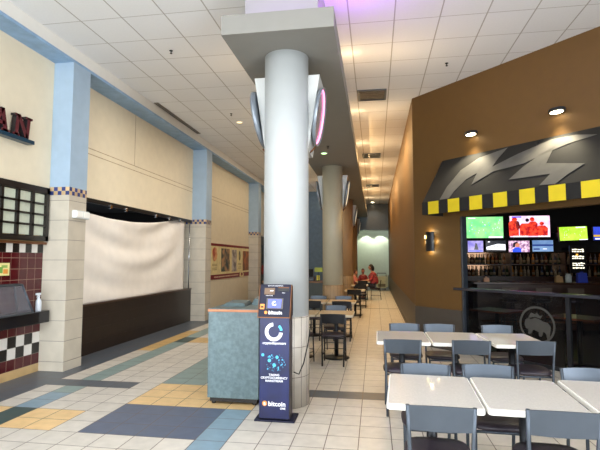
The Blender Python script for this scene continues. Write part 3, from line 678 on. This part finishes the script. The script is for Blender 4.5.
# back bar shelves and bottles
e = empty('back_bar_shelf', (4.2, 14.0, 0), 0, 'dark wooden back bar with two bottle shelves under the televisions', 'shelf')
sw = mat('dark_walnut', (62, 36, 22), .4, vary=.2)
MB().box(-1.9, -.4, 0, 2.3, .18, 1.16).build('cabinet', sw, e)
for z in (1.16, 1.50): MB().box(-1.9, -.35, z, 2.3, .18, z + .03).build('shelf_board', sw, e)
MB().box(-1.9, .15, 1.19, 2.3, .18, 1.86).build('mirror_back', mat('bar_mirror', (90, 66, 46), .1, metal=.8), e)
for xx in (-1.9, -.5, .9, 2.27): MB().box(xx, -.33, 1.19, xx + .03, .18, 1.84).build('divider', sw, e)
bc_ = [(110, 60, 20), (30, 44, 24), (130, 112, 90), (70, 24, 16), (150, 96, 36), (44, 50, 64)]
bms = [mat('bottle_glass_%d' % i, c, .12, vary=0) for i, c in enumerate(bc_)]; lbm = mat('bottle_label', (120, 100, 72), .6, vary=.1)
protos = []
for i, bm in enumerate(bms):
    m = MB().lathe([(.034, 0), (.038, .01), (.038, .15), (.03, .18), (.013, .20), (.012, .26), (.015, .265), (.015, .28)], n=12, mi=0)
    m.lathe([(.0392, .04), (.0392, .11)], n=12, mi=1)
    me = m.build('bottle', [bm, lbm]); protos.append(me)
random.seed(4); first = set(); cnames = ['amber', 'dark green', 'clear pale', 'dark red', 'gold', 'slate blue']
for z in (1.19, 1.53):
    x = 2.42; n_ = 0
    while x < 6.35:
        if any(abs(x - (4.2 + q + .015)) < .06 for q in (-1.9, -.5, .9, 2.27)): x += .06; continue
        i = random.randrange(6)
        if i in first: o = protos[i].copy(); col.objects.link(o)
        else: o = protos[i]; first.add(i)
        o.location = (x, 13.78 + random.uniform(-.04, .04), z)
        tag(o, '%s glass bottle on the %s shelf of the back bar' % (cnames[i], 'lower' if z < 1.3 else 'upper'), 'bottle', 'bottles behind the bar')
        x += random.uniform(.085, .13); n_ += 1
for k in range(3):
    area('shelf_lamp', (3.2 + k * 1.3, 13.62, 1.93), (0, .25, -1), 1.0, .04, .25, (1, .55, .22))
# bar counter
e = empty('bar_counter', (4.9, 11.9, 0), 0, 'dark wooden bar counter with worn top in front of the bottle shelves', 'bar counter')
MB().box(-2.5, -.2, .03, 3.0, .35, 1.07).build('front_panel', sw, e)
MB().box(-2.6, -.32, 1.07, 3.1, .4, 1.12).build('counter_top', mat('bar_top', (70, 46, 34), .2, vary=.3), e, bevel=.008)
MB().tube([(-2.45, -.33, .22), (2.95, -.33, .22)], .02, 8).build('foot_rail', copper, e)
for (x, y, c, lab, nm, w_, h_) in ((2.62, 11.75, (206, 150, 110), 'small tan box on the left end of the bar counter', 'napkin_box', .13, .10), (4.25, 11.8, (170, 130, 80), 'gold caddy of sauces on the bar counter left of the blue box', 'sauce_caddy', .16, .14),
                             (4.75, 11.8, (40, 60, 170), 'bright blue carton on the bar counter', 'drink_carton', .22, .22), (4.47, 11.82, (190, 196, 190), 'pale glass jar group on the bar counter', 'glass_jar', .14, .2)):
    if nm == 'glass_jar': o = MB().lathe([(w_ / 2, 0), (w_ / 2, h_ * .75), (w_ / 3, h_ * .85), (w_ / 2.6, h_)], n=16).build(nm, mat(nm + '_m', c, .2))
    else:
        o = MB().hexa([(-w_ / 2, -.06, 0), (w_ / 2, -.06, 0), (w_ / 2, .06, 0), (-w_ / 2, .06, 0), (-w_ / 2.3, -.05, h_), (w_ / 2.3, -.05, h_), (w_ / 2.3, .05, h_), (-w_ / 2.3, .05, h_)]).box(-w_ / 6, -.01, h_, w_ / 6, .01, h_ + .03).build(nm, mat(nm + '_m', c, .5, vary=.2), bevel=.004)
    o.location = (x, y, 1.12); tag(o, lab, 'container')

# ------------------------------------------------------------------ chairs and tables
def make_chair(seat_m, frame_m):
    e = empty('dining_chair')
    m = MB(); n = 28; prof = []
    def ring(a, b, z): return [(a * (abs(cos(t)) ** .55) * (1 if cos(t) >= 0 else -1), b * (abs(sin(t)) ** .55) * (1 if sin(t) >= 0 else -1) + .005, z) for t in [2 * pi * i / n for i in range(n)]]
    rs = [ring(.18, .175, .432), ring(.20, .195, .440), ring(.203, .198, .458), ring(.19, .185, .474), ring(.10, .10, .482)]
    vs = [p for r in rs for p in r]; fs = [(i * n + k, i * n + (k + 1) % n, (i + 1) * n + (k + 1) % n, (i + 1) * n + k) for i in range(len(rs) - 1) for k in range(n)]
    fs += [list(range(n))[::-1], [(len(rs) - 1) * n + k for k in range(n)]]; m.add(vs, fs, 0, True); m.build('seat', seat_m, e)
    MB().tube([(-.165, -.165, .42), (.165, -.165, .42), (.165, .165, .42), (-.165, .165, .42)], .011, 6, closed=True).build('seat_frame', frame_m, e)
    for s in (-1, 1):
        MB().tube([(s * .175, .185, .0), (s * .168, .168, .425)], .0115, 8).build('leg', frame_m, e)
        MB().tube([(s * .165, -.235, .0), (s * .170, -.195, .30), (s * .174, -.19, .46), (s * .180, -.205, .62), (s * .187, -.235, .80)], .0125, 8).build('leg', frame_m, e)
        MB().tube([(s * .168, -.20, .16), (s * .170, .18, .16)], .007, 6).build('side_rail', frame_m, e)
    MB().tube([(-.17, .18, .20), (.17, .18, .20)], .007, 6).build('stretcher', frame_m, e)
    m = MB(); nu = 12
    def bp(u, v, w):
        x = (-1 + 2 * u) * (.176 + .007 * v); z = .655 + .145 * v - .012 * sin(pi * u) * 0; return (x, -.212 - .028 * v - .016 * sin(pi * u) + w, z + .008 * sin(pi * u) * (v - .2))
    vs = [bp(i / nu, j / 2, w) for w in (-.005, .005) for j in range(3) for i in range(nu + 1)]
    fs = []; L = nu + 1; O = 3 * L
    for j in range(2):
        for i in range(nu): a = j * L + i; fs += [(a, a + 1, a + L + 1, a + L), (O + a + L, O + a + L + 1, O + a + 1, O + a)]
    for i in range(nu): fs += [(i, O + i, O + i + 1, i + 1), (2 * L + i + 1, O + 2 * L + i + 1, O + 2 * L + i, 2 * L + i)]
    for j in range(2): fs += [(j * L, (j + 1) * L, O + (j + 1) * L, O + j * L), ((j + 1) * L - 1, O + (j + 1) * L - 1, O + (j + 2) * L - 1, (j + 2) * L - 1)]
    m.add(vs, fs, 0, False); m.build('backrest', frame_m, e)
    return e
proto_c = make_chair(vinyl, metal); proto_d = make_chair(vinyl, dmetal); used = {}
def chair(pr, x, y, rz, lab, grp):
    if pr.name in used: c = copy_tree(pr)
    else: c = pr; used[pr.name] = 1
    c.location = (x, y, 0); c.rotation_euler = (0, 0, R(rz)); tag(c, lab, 'chair', grp)
topm = mat('speckled_laminate', (212, 206, 198), .07, vary=.06, scale=90); edget = mat('tan_edge', (196, 182, 156), .35, vary=0); edgem = mat('white_edge', (236, 234, 228), .3, vary=0)
topw = mat('tan_laminate', (206, 182, 146), .25, vary=.08, scale=50)
def make_table(w, d, br, tm):
    e = empty('dining_table')
    def rr(a, b, r): 
        P = []
        for (cx, cy, a0) in ((a - r, b - r, 0), (-a + r, b - r, 90), (-a + r, -b + r, 180), (a - r, -b + r, 270)):
            for q in range(6): t = R(a0 + q * 18); P.append((cx + r * cos(t), cy + r * sin(t)))
        return P
    MB().prism(rr(w / 2, d / 2, .03), lambda u, v, k: (u, v, .712 + k), .034).build('edge_band', edgem if tm is topm else edget, e, bevel=.006)
    MB().prism(rr(w / 2 - .012, d / 2 - .012, .024), lambda u, v, k: (u, v, .746 + k), .004).build('tabletop', tm, e)
    MB().box(-w * .3, -.03, .695, w * .3, .03, .712).box(-.03, -d * .3, .695, .03, d * .3, .712).build('support_spider', blackm, e)
    MB().lathe([(.036, .03), (.036, .695)], n=16).build('pedestal', dmetal, e)
    MB().lathe([(br, 0), (br, .012), (br * .6, .028), (.05, .04)], n=32).build('base', blackm, e)
    return e
tp = make_table(.585, .80, .17, topm); first_t = [tp]
def table(x, y, rz, lab, grp, pr=tp):
    if pr in first_t: c = pr; first_t.remove(pr)
    else: c = copy_tree(pr)
    c.location = (x, y, 0); c.rotation_euler = (0, 0, R(rz)); tag(c, lab, 'table', grp)
TG = 'rectangular dining tables'
table(.372, 3.40, -3, 'speckled table of the nearest row, leftmost, with empty aisle on its left', TG)
table(.972, 3.385, -3, 'speckled table of the nearest row, second from left, with red and blue screen reflections', TG)
table(1.60, 3.40, -3, 'speckled table of the nearest row, cut off by the right frame edge', TG)
table(2.21, 3.37, -3, 'speckled table beyond the right frame edge in the nearest row', TG)
table(.297, 5.66, 0, 'tan table of the second row, leftmost', TG)
table(.897, 5.66, 0, 'tan table of the second row, middle one', TG)
table(1.512, 5.66, 4, 'tan table of the second row, right end before the bar emblem', TG)
G = 'grey metal chairs at the right hand tables'
chair(proto_c, .372, 3.075, -2, 'grey chair with its back to the viewer at the nearest leftmost table', G)
chair(proto_c, 1.035, 3.09, -2, 'grey chair with its back to the viewer at the second nearest table', G)
chair(proto_c, .385, 3.70, 179, 'grey chair facing the viewer behind the nearest leftmost table', G)
chair(proto_c, .868, 3.74, 178, 'grey chair facing the viewer behind the second nearest table', G)
chair(proto_c, 1.60, 3.73, 178, 'grey chair facing the viewer behind the nearest right edge table', G)
chair(proto_c, 1.72, 3.02, 0, 'grey chair with its back to the viewer, cut off by the right frame edge', G)
chair(proto_c, .277, 5.34, 0, 'grey chair with its back to the viewer at the second row, left table', G)
chair(proto_c, .985, 5.39, 0, 'grey chair with its back to the viewer at the second row, middle table', G)
chair(proto_c, 1.63, 5.46, 2, 'grey chair with its back to the viewer at the second row, right table', G)
chair(proto_c, .371, 6.13, 180, 'grey chair facing the viewer behind the second row, left table', G)
chair(proto_c, .814, 6.13, 180, 'grey chair facing the viewer behind the second row, middle table', G)
chair(proto_c, 1.546, 6.15, 183, 'grey chair facing the viewer behind the second row, right table', G)
tw = make_table(.60, .70, .22, topw); first_t.append(tw)
G2_ = 'dark chairs at the tables beside the columns'
def ltab(x, y, lab): table(x, y, 0, lab, 'small tan tables beside the columns', tw)
ltab(-.66, 7.97, 'small tan table just right of the white column, at the aisle')
ltab(-1.275, 7.97, 'small tan table half hidden behind the white column')
ltab(-.72, 10.25, 'tan table in front of the cream column, at the aisle')
ltab(-1.335, 10.25, 'tan table in front of the cream column, left of its neighbour')
ltab(-.60, 14.15, 'small tan table just past the cream column')
ltab(-.55, 17.0, 'dark tan table between the cream and third column')
ltab(-.50, 19.9, 'table at which the woman in red and the children sit')
chair(proto_d, -.66, 7.535, 0, 'dark chair with its back to the viewer at the small table by the white column', G2_)
chair(proto_d, -1.22, 7.50, -18, 'dark chair turned sideways, half hidden by the white column', G2_)
chair(proto_c, -.72, 8.42, 180, 'grey chair facing the viewer behind the small table by the white column', G2_)
chair(proto_d, -.68, 9.80, 0, 'dark chair with its back to the viewer before the cream column, at the aisle', G2_)
chair(proto_d, -1.30, 9.80, 0, 'dark chair with its back to the viewer, seen left of the cream column', G2_)
chair(proto_c, -.73, 10.70, 180, 'grey chair facing the viewer between table and cream column, right', G2_)
chair(proto_c, -1.32, 10.70, 180, 'grey chair facing the viewer between table and cream column, left', G2_)
chair(proto_d, -.60, 13.68, 0, 'dark chair with its back to the viewer at the table past the cream column', G2_)
chair(proto_d, -.50, 16.52, 0, 'dark chair with its back to the viewer two tables before the diners', G2_)
chair(proto_d, -.50, 19.42, 0, 'empty dark chair with its back to the viewer at the diners table', G2_)
chair(proto_d, .0, 19.9, 90, 'dark chair on which the woman in red sits', G2_)
chair(proto_d, -.98, 19.9, -90, 'dark chair on which the child in pink sits', G2_)
chair(proto_d, -.52, 20.44, 180, 'dark chair behind the diners table under the second child', G2_)
# tables and stools just inside the bar glass
hw = mat('red_brown_top', (120, 66, 46), .3)
def btab(x, y, lab):
    e = empty('bar_table', (x, y, 0), -WA, lab, 'table', 'tables inside the bar')
    MB().box(-.36, -.30, .72, .36, .30, .75).build('tabletop', hw, e, bevel=.006); MB().lathe([(.035, .03), (.035, .72)], n=12).build('pedestal', blackm, e); MB().lathe([(.22, 0), (.22, .015), (.05, .03)], n=20).build('base', blackm, e)
btab(2.15, 8.9, 'brown topped table inside the bar, left of the round emblem'); btab(3.15, 8.0, 'brown topped table inside the bar, right of the round emblem'); btab(4.1, 7.2, 'brown topped table inside the bar near the right frame edge')
def stool(x, y, lab, first=[None]):
    if first[0]: e = copy_tree(first[0])
    else:
        e = empty('bar_stool'); first[0] = e
        MB().lathe([(.15, .70), (.18, .71), (.18, .75), (.15, .765)], n=20).build('seat', vinyl, e)
        for a in range(4): MB().tube([(.12 * cos(a * pi / 2 + .78), .12 * sin(a * pi / 2 + .78), .70), (.2 * cos(a * pi / 2 + .78), .2 * sin(a * pi / 2 + .78), 0)], .012, 6).build('leg', dmetal, e)
        MB().tube([(.165 * cos(2 * pi * i / 20), .165 * sin(2 * pi * i / 20), .3) for i in range(20)], .008, 6, closed=True).build('foot_ring', dmetal, e)
        m = MB().tube([(-.15, .14, .72), (-.16, .19, 1.02), (.16, .19, 1.02), (.15, .14, .72)], .011, 6).box(-.15, .18, .88, .15, .2, 1.02); m.build('backrest', mat('stool_tan', (84, 68, 52), .5), e)
    e.location = (x, y, 0); e.rotation_euler = (0, 0, pi); tag(e, lab, 'stool', 'stools along the bar counter')
for k, (x, l) in enumerate(((2.95, 'bar stool nearest the left end of the bar counter'), (3.65, 'second bar stool from the left end of the counter'), (4.3, 'third bar stool from the left end of the counter'), (5.0, 'fourth bar stool, in front of the blue carton'), (5.7, 'fifth bar stool from the left, near the menu board'))):
    stool(x, 11.18, l)

# ------------------------------------------------------------------ background left of the cream column
e = empty('service_counter', (-2.4, 14.3, 0), 0, 'dark green service counter with wooden top seen left of the cream column', 'counter')
MB().box(-1.0, -.3, 0, .95, .3, .95).build('front', mat('dark_green_panel', (58, 66, 62), .5), e); MB().box(-1.03, -.33, .95, .98, .33, 1.0).build('top', brownwood, e, bevel=.005)
e = empty('counter_sign', (-1.72, 14.2, 1.0), 0, 'small yellow sign standing on the dark green service counter', 'sign')
MB().box(-.06, -.02, 0, .06, .02, .02).build('foot', blackm, e); MB().box(-.05, -.008, .02, .05, .008, .17).build('plate', mat('sign_yellow', (226, 214, 60), .5, vary=0), e)
e = empty('hanging_price_board', (-1.70, 14.05, 1.28), 0, 'yellow-green board on a stem above the service counter', 'sign')
MB().box(-.11, -.01, 0, .13, .01, .13).build('plate', mat('board_green', (170, 184, 60), .5), e); MB().tube([(0, .0, -.28), (0, .0, .0)], .008, 6).build('stem', blackm, e)
e = empty('till', (-2.0, 14.3, 1.0), 0, 'dark cash register on the service counter behind the white column', 'till')
MB().box(-.15, -.15, 0, .15, .15, .12).build('drawer_unit', blackm, e, bevel=.006); MB().hexa([(-.12, -.1, .12), (.12, -.1, .12), (.12, .02, .12), (-.12, .02, .12), (-.12, -.02, .36), (.12, -.02, .36), (.12, .02, .36), (-.12, .02, .36)]).build('display', blackm, e)
e = empty('utility_cart', (.35, 26.2, 0), 0, 'pale green cart with dark handles against the far end wall', 'cart')
pg = mat('pale_green_plastic', (190, 200, 180), .5)
MB().box(-.24, -.2, .10, .24, .2, .74).build('body', pg, e, bevel=.02); MB().box(-.2, -.215, .18, .2, -.2, .34).build('front_panel', mat('cart_grey', (110, 114, 104), .5), e)
MB().tube([(-.24, -.12, .74), (-.24, -.12, .92), (.24, -.12, .92), (.24, -.12, .74)], .02, 8).build('handle', blackm, e)
for a in (-.18, .18):
    for b in (-.14, .14): MB().tube([(a - .02, b, .05), (a + .02, b, .05)], .05, 12).build('wheel', blackm, e)

# ------------------------------------------------------------------ people (skin modifier figures)
def skin_mesh(name, pts, edges, mats, parent, sub=2):
    me = bpy.data.meshes.new(name); me.from_pydata([p[0] for p in pts], edges, []); o = bpy.data.objects.new(name, me); col.objects.link(o)
    o.modifiers.new('skin', 'SKIN')
    for i, p in enumerate(pts): 
        r = p[1]; me.skin_vertices[0].data[i].radius = (r, r) if not isinstance(r, tuple) else r
    me.skin_vertices[0].data[0].use_root = True
    s = o.modifiers.new('sub', 'SUBSURF'); s.levels = sub; s.render_levels = sub
    dg = bpy.context.evaluated_depsgraph_get(); dg.update()
    m2 = bpy.data.meshes.new_from_object(o.evaluated_get(dg)); bpy.data.objects.remove(o); bpy.data.meshes.remove(me)
    m2.materials.clear(); m2.materials.append(mats)
    for p in m2.polygons: p.use_smooth = True
    q = bpy.data.objects.new(name, m2); col.objects.link(q)
    if parent: q.parent = parent
    return q
def person(loc, rz, k, skinc, shirtm, pantm, hairm, lab, longhair, seat=.48):
    """seated, facing local +y, k = body scale, hips above the seat at the origin"""
    e = empty('person', loc, R(rz), lab, 'person', 'people eating at the far table')
    H = seat + .10 * k
    def q(x, y, z): return (x * k, y * k, H + z * k)
    pts = [(q(0, 0, 0), .16 * k), (q(0, .03, .18), .17 * k), (q(0, .08, .36), .17 * k), (q(0, .07, .47), .09 * k), (q(0, .09, .53), .05 * k), (q(0, .12, .60), .055 * k)]
    E_ = [(0, 1), (1, 2), (2, 3), (3, 4), (4, 5)]
    fl = max(-H / k + .035, -.6)
    for s in (-1, 1):
        b = len(pts)
        pts += [(q(s * .09, .06, -.01), .085 * k), (q(s * .11, .42, .01), .062 * k), (q(s * .11, .46, -.18), .052 * k), (q(s * .11, .44, fl + .05), .036 * k), (q(s * .115, .56, fl), .030 * k)]
        E_ += [(0, b), (b, b + 1), (b + 1, b + 2), (b + 2, b + 3), (b + 3, b + 4)]
        a = len(pts)
        pts += [(q(s * .17, .06, .42), .055 * k), (q(s * .22, .16, .20), .043 * k), (q(s * .15, .40, .17), .030 * k), (q(s * .14, .45, .18), .026 * k)]
        E_ += [(3, a), (a, a + 1), (a + 1, a + 2), (a + 2, a + 3)]
        for f in range(4):
            u = (f - 1.5) * .018; L = (.06, .07, .066, .052)[f]
            g = len(pts); pts += [(q(s * .14 + u, .49, .18), .009 * k), (q(s * .14 + u, .49 + L * .6, .175), .008 * k), (q(s * .14 + u, .49 + L, .155), .007 * k)]
            E_ += [(a + 3, g), (g, g + 1), (g + 1, g + 2)]
        g = len(pts); pts += [(q(s * .14 - s * .035, .47, .185), .010 * k), (q(s * .14 - s * .045, .50, .175), .008 * k)]; E_ += [(a + 3, g), (g, g + 1)]
    sk = mat('skin', skinc, .5, vary=.05)
    body = skin_mesh('body', pts, E_, sk, e)
    # head joined to the same mesh: a shaped ovoid with brow, nose, mouth and chin
    hv = []; nn, mm = 24, 18; cx, cy, cz = q(0, .15, .70)
    for j in range(mm + 1):
        t = pi * j / mm
        for i in range(nn):
            a = 2 * pi * i / nn; x = .073 * sin(t) * cos(a); y = .092 * sin(t) * sin(a); z = .115 * cos(t)
            fr_ = max(0, sin(a)); 
            if z < -.02: x *= 1 + (z + .02) * 3.2; y *= 1 + (z + .02) * 1.6
            y += .022 * fr_ ** 14 * math.exp(-((z + .012) / .022) ** 2) - .010 * fr_ ** 4 * math.exp(-((z - .018) / .012) ** 2) * (abs(x) > .012) + .006 * fr_ ** 4 * math.exp(-((z + .062) / .010) ** 2)
            if abs(cos(a)) > .96 and abs(z) < .03: x *= 1.16
            hv.append((cx + x * k, cy + y * k, cz + z * k))
    hf = [(j * nn + i, (j + 1) * nn + i, (j + 1) * nn + (i + 1) % nn, j * nn + (i + 1) % nn) for j in range(mm) for i in range(nn)]
    hm = MB().add(hv, hf, 0, True)
    bm_v = [tuple(v.co) for v in body.data.vertices]; bm_f = [list(p.vertices) for p in body.data.polygons]
    al = MB().add(bm_v, bm_f, 0, True).add(hv, hf, 0, True); bpy.data.objects.remove(body); body = al.build('body', sk, e)
    for s in (-1, 1):
        MB().lathe([(.001, -.008), (.007, -.005), (.008, 0), (.007, .005), (.001, .008)], (cx + s * .028 * k, cy + .078 * k, cz + .018 * k), 10).build('eye', blackm, body)
    sp = [(p, (r * 1.12 + .008) if not isinstance(r, tuple) else r) for p, r in pts[:4]]; SE = [(0, 1), (1, 2), (2, 3)]
    for s in (0, 1):
        a = 6 + 5 + s * (5 + 4 + 12 + 2); b = len(sp)
        sp += [(pts[a][0], .066 * k), (pts[a + 1][0], .055 * k)]; m_ = Vector(pts[a + 1][0]).lerp(Vector(pts[a + 2][0]), .3); sp.append((tuple(m_), .046 * k)); SE += [(3, b), (b, b + 1), (b + 1, b + 2)]
    skin_mesh('shirt', sp, SE, shirtm, e)
    tp_ = [(q(0, 0, -.01), .142 * k)]; TE = []
    for s in (0, 1):
        a = 6 + s * 23; b = len(tp_); tp_ += [(pts[a][0], .095 * k), (pts[a + 1][0], .073 * k), (pts[a + 2][0], .062 * k), (pts[a + 3][0], .048 * k)]; TE += [(0, b), (b, b + 1), (b + 1, b + 2), (b + 2, b + 3)]
    skin_mesh('trousers', tp_, TE, pantm, e)
    for s in (0, 1):
        a = 6 + s * 23; p = pts[a + 4][0]; MB().hexa([(p[0] - .04 * k, p[1] - .18 * k, .002), (p[0] + .04 * k, p[1] - .18 * k, .002), (p[0] + .04 * k, p[1] + .05 * k, .002), (p[0] - .04 * k, p[1] + .05 * k, .002), (p[0] - .035 * k, p[1] - .17 * k, .09 * k), (p[0] + .035 * k, p[1] - .17 * k, .09 * k), (p[0] + .035 * k, p[1] + .04 * k, .05 * k), (p[0] - .035 * k, p[1] + .04 * k, .05 * k)]).build('shoe', blackm, e, bevel=.01) if H / k < .72 else None
    hr = MB(); hv = []; 
    for j in range(mm + 1):
        t = pi * j / mm * (.62)
        for i in range(nn):
            a = 2 * pi * i / nn; cut = 1 if sin(a) < .35 else .55
            tt = t * cut; hv.append((cx + .084 * sin(tt) * cos(a) * k, cy + (.104 * sin(tt) * sin(a) - .008) * k, cz + (.128 * cos(tt) + .004) * k))
    hr.add(hv, hf, 0, True)
    if longhair: hr.lathe([(.03 * k, -.16 * k), (.06 * k, -.1 * k), (.07 * k, -.02 * k), (.05 * k, .05 * k)], (cx, cy - .07 * k, cz), 16)
    hr.build('hair', hairm, e)
    return e
kk = N('red_plaid'); o_ = kk.coord()
a_ = kk.math('GREATER_THAN', kk.math('FRACT', kk.math('MULTIPLY', o_[0], 14.0)), .6); b_ = kk.math('GREATER_THAN', kk.math('FRACT', kk.math('MULTIPLY', o_[2], 14.0)), .6)
kk.link(kk.mix(kk.math('MULTIPLY', kk.math('ADD', a_, b_), .5), lin((178, 66, 70)), lin((110, 50, 66))), kk.b.inputs['Base Color']); kk.b.inputs['Roughness'].default_value = .8
hairm = mat('dark_hair', (26, 20, 18), .5, vary=.2); denim = mat('dark_denim', (44, 44, 58), .8)
person((-.02, 19.9, 0), 90, 1.06, (186, 130, 104), kk.m, denim, hairm, 'person with dark hair in a red plaid shirt seated leaning to the table', True)
person((-.94, 19.9, 0), -90, .80, (214, 160, 136), mat('pink_cotton', (222, 140, 130), .8), denim, mat('brown_hair', (90, 50, 34), .5), 'small person in a pink top seated left of the diners table', False)
person((-.52, 20.42, 0), 180, .86, (170, 110, 90), mat('dark_red_cotton', (120, 36, 40), .8), denim, mat('auburn_hair', (84, 30, 26), .5), 'person in a dark red top seated behind the diners table', True)

# ------------------------------------------------------------------ light
W = bpy.data.worlds.new('world'); S.world = W; W.use_nodes = True
bg = W.node_tree.nodes['Background']; bg.inputs[0].default_value = (.75, .87, 1, 1); bg.inputs[1].default_value = 1.0
area('assumed_rear_daylight', (-1.2, -6.8, 1.5), (0, 1, .22), 7.5, 2.6, 330, (.90, .95, 1.0))  # assumed daylight from behind the camera, area lamp inside the unseen entrance
area('assumed_overhead_daylight', (-1.2, .2, ZC - .08), (0, .25, -1), 6.5, 3.5, 330, (.90, .95, 1.0))  # assumed daylight from above; unseen lamp under the closed ceiling, no opening
area('assumed_left_daylight', (-4.7, .6, 1.9), (1, .9, .22), 5, 2.6, 150, (.84, .92, 1.0))  # assumed daylight from the left
area('left_wall_fill', (6.4, -1.2, 2.3), (-1, .62, 0), 5, 3, 330, (.90, .95, 1.0), 120)  # unseen fill added to brighten the left wall; no opening on this side
for a, b, c, d in ((-4.5, -1.65, -4.42, 2.05), (2.02, -1.65, 2.10, 2.05), (-4.5, -1.73, 2.10, -1.65), (-4.5, 2.05, 2.10, 2.13)): struct(MB().box(a, b, ZC - .06, c, d, ZC).build('added_light_frame', blackm))  # added frame around the assumed overhead light, ceiling stays closed
WARM = (1, .70, .38)
# cove tubes lying on the soffit, hidden by its lip
tubem = mat('cove_tube', (255, 205, 140), .5, vary=0, emit=2.5); purm = mat('violet_cove_tube', (196, 120, 255), .5, vary=0, emit=2.5)
for side, x in (('right', -.50), ('left', -1.545)):
    for k in range(7):
        y = 7.2 + 2.9 * k
        o = MB().tube([(x, y - 1.2, SZ1 + .02), (x, y + 1.2, SZ1 + .02)], .014, 8).build('cove_tube_light', tubem); tag(o, 'warm cove tube on the %s edge of the soffit, number %s from the front' % (side, ['one', 'two', 'three', 'four', 'five', 'six', 'seven'][k]), 'lamp', 'warm cove tubes on the soffit')
        area('cove_glow', (x, y, SZ1 + .045), (.35 if side == 'right' else -.35, 0, 1), .06, 2.8, 7 if side == 'right' else 2.2, WARM)
for k, (p, q) in enumerate((((-1.4, 4.86, SZ1 + .02), (-.65, 4.86, SZ1 + .02)), ((-.5, 4.9, SZ1 + .02), (-.5, 5.85, SZ1 + .02)))):
    o = MB().tube([p, q], .014, 8).build('violet_cove_tube', purm); tag(o, ['violet cove tube along the front edge of the soffit', 'violet cove tube along the right front edge of the soffit'][k], 'lamp')
area('violet_glow', (-1.02, 4.86, SZ1 + .05), (0, -.5, 1), .8, .05, .35, (.5, .12, 1))
area('violet_glow', (-.50, 5.35, SZ1 + .05), (.35, 0, 1), .05, 1.0, 9, (.5, .12, 1))
for y in (11.5, 17, 22.5): spot('corridor_downlight', (-.1, y, ZC - .05), (.3, 0, -1), 150, (1, .66, .30), 130, .8)
spot('end_wash', (-.2, 28.75, ZC - .08), (0, .18, -1), 90, (.95, 1, .9), 100, .5)
for x in (-.5, .35): spot('end_wash', (x, 28.55, 3.34), (0, .3, -1), 45, (.95, 1, .9), 100, .4)
spot('end_wash', (-.1, 26.6, ZC - .08), (0, .3, -1), 14, (1, .95, .85), 110, .5)
point('bar_glow', (5.5, 11.3, 2.9), 1.5, (1, .6, .35), .2)
area('left_aisle_fill', (-2.4, 9.4, ZC - .12), (-.62, 0, -.78), 5, .3, 25, (1, .9, .76), 98)  # added fill without a fixture, lifts the left wall and sheet
area('corridor_wall_fill', (-.25, 17, ZC - .06), (.45, 0, -1), 13, .25, 110, (1, .62, .26))  # added warm fill for the right corridor wall, no fitting modelled
area('assumed_aisle_glow', (-3.2, 16, ZC - .05), (0, 0, -1), 1.2, 6, 40, (1, .84, .6))  # assumed warm light over the rear left aisle, no fitting modelled
area('rear_left_blue', (-3.0, 19.5, ZC - .1), (0, .5, -1), 2, 1, 12, (.6, .8, 1))  # unseen blue fill, raises the dark far left wall

# ------------------------------------------------------------------ camera
cam = bpy.data.cameras.new('camera'); co = bpy.data.objects.new('camera', cam); col.objects.link(co); S.camera = co
F = 465.; pitch = math.atan(35 / F); yaw = math.atan(75 / F * cos(pitch))
fw = Vector((-sin(yaw) * cos(pitch), cos(yaw) * cos(pitch), sin(pitch))); rt = Vector((cos(yaw), sin(yaw), 0)); up = rt.cross(fw)
co.matrix_world = Matrix((( rt.x, up.x, -fw.x, 0), (rt.y, up.y, -fw.y, 0), (rt.z, up.z, -fw.z, 1.64), (0, 0, 0, 1)))
cam.sensor_width = 36; cam.sensor_fit = 'HORIZONTAL'; cam.lens = F / 600 * 36; cam.clip_start = .05; cam.clip_end = 200
v = S.view_settings; v.view_transform = 'Standard'; v.look = 'None'; v.gamma = 1; v.use_curve_mapping = False; v.exposure = 0.74
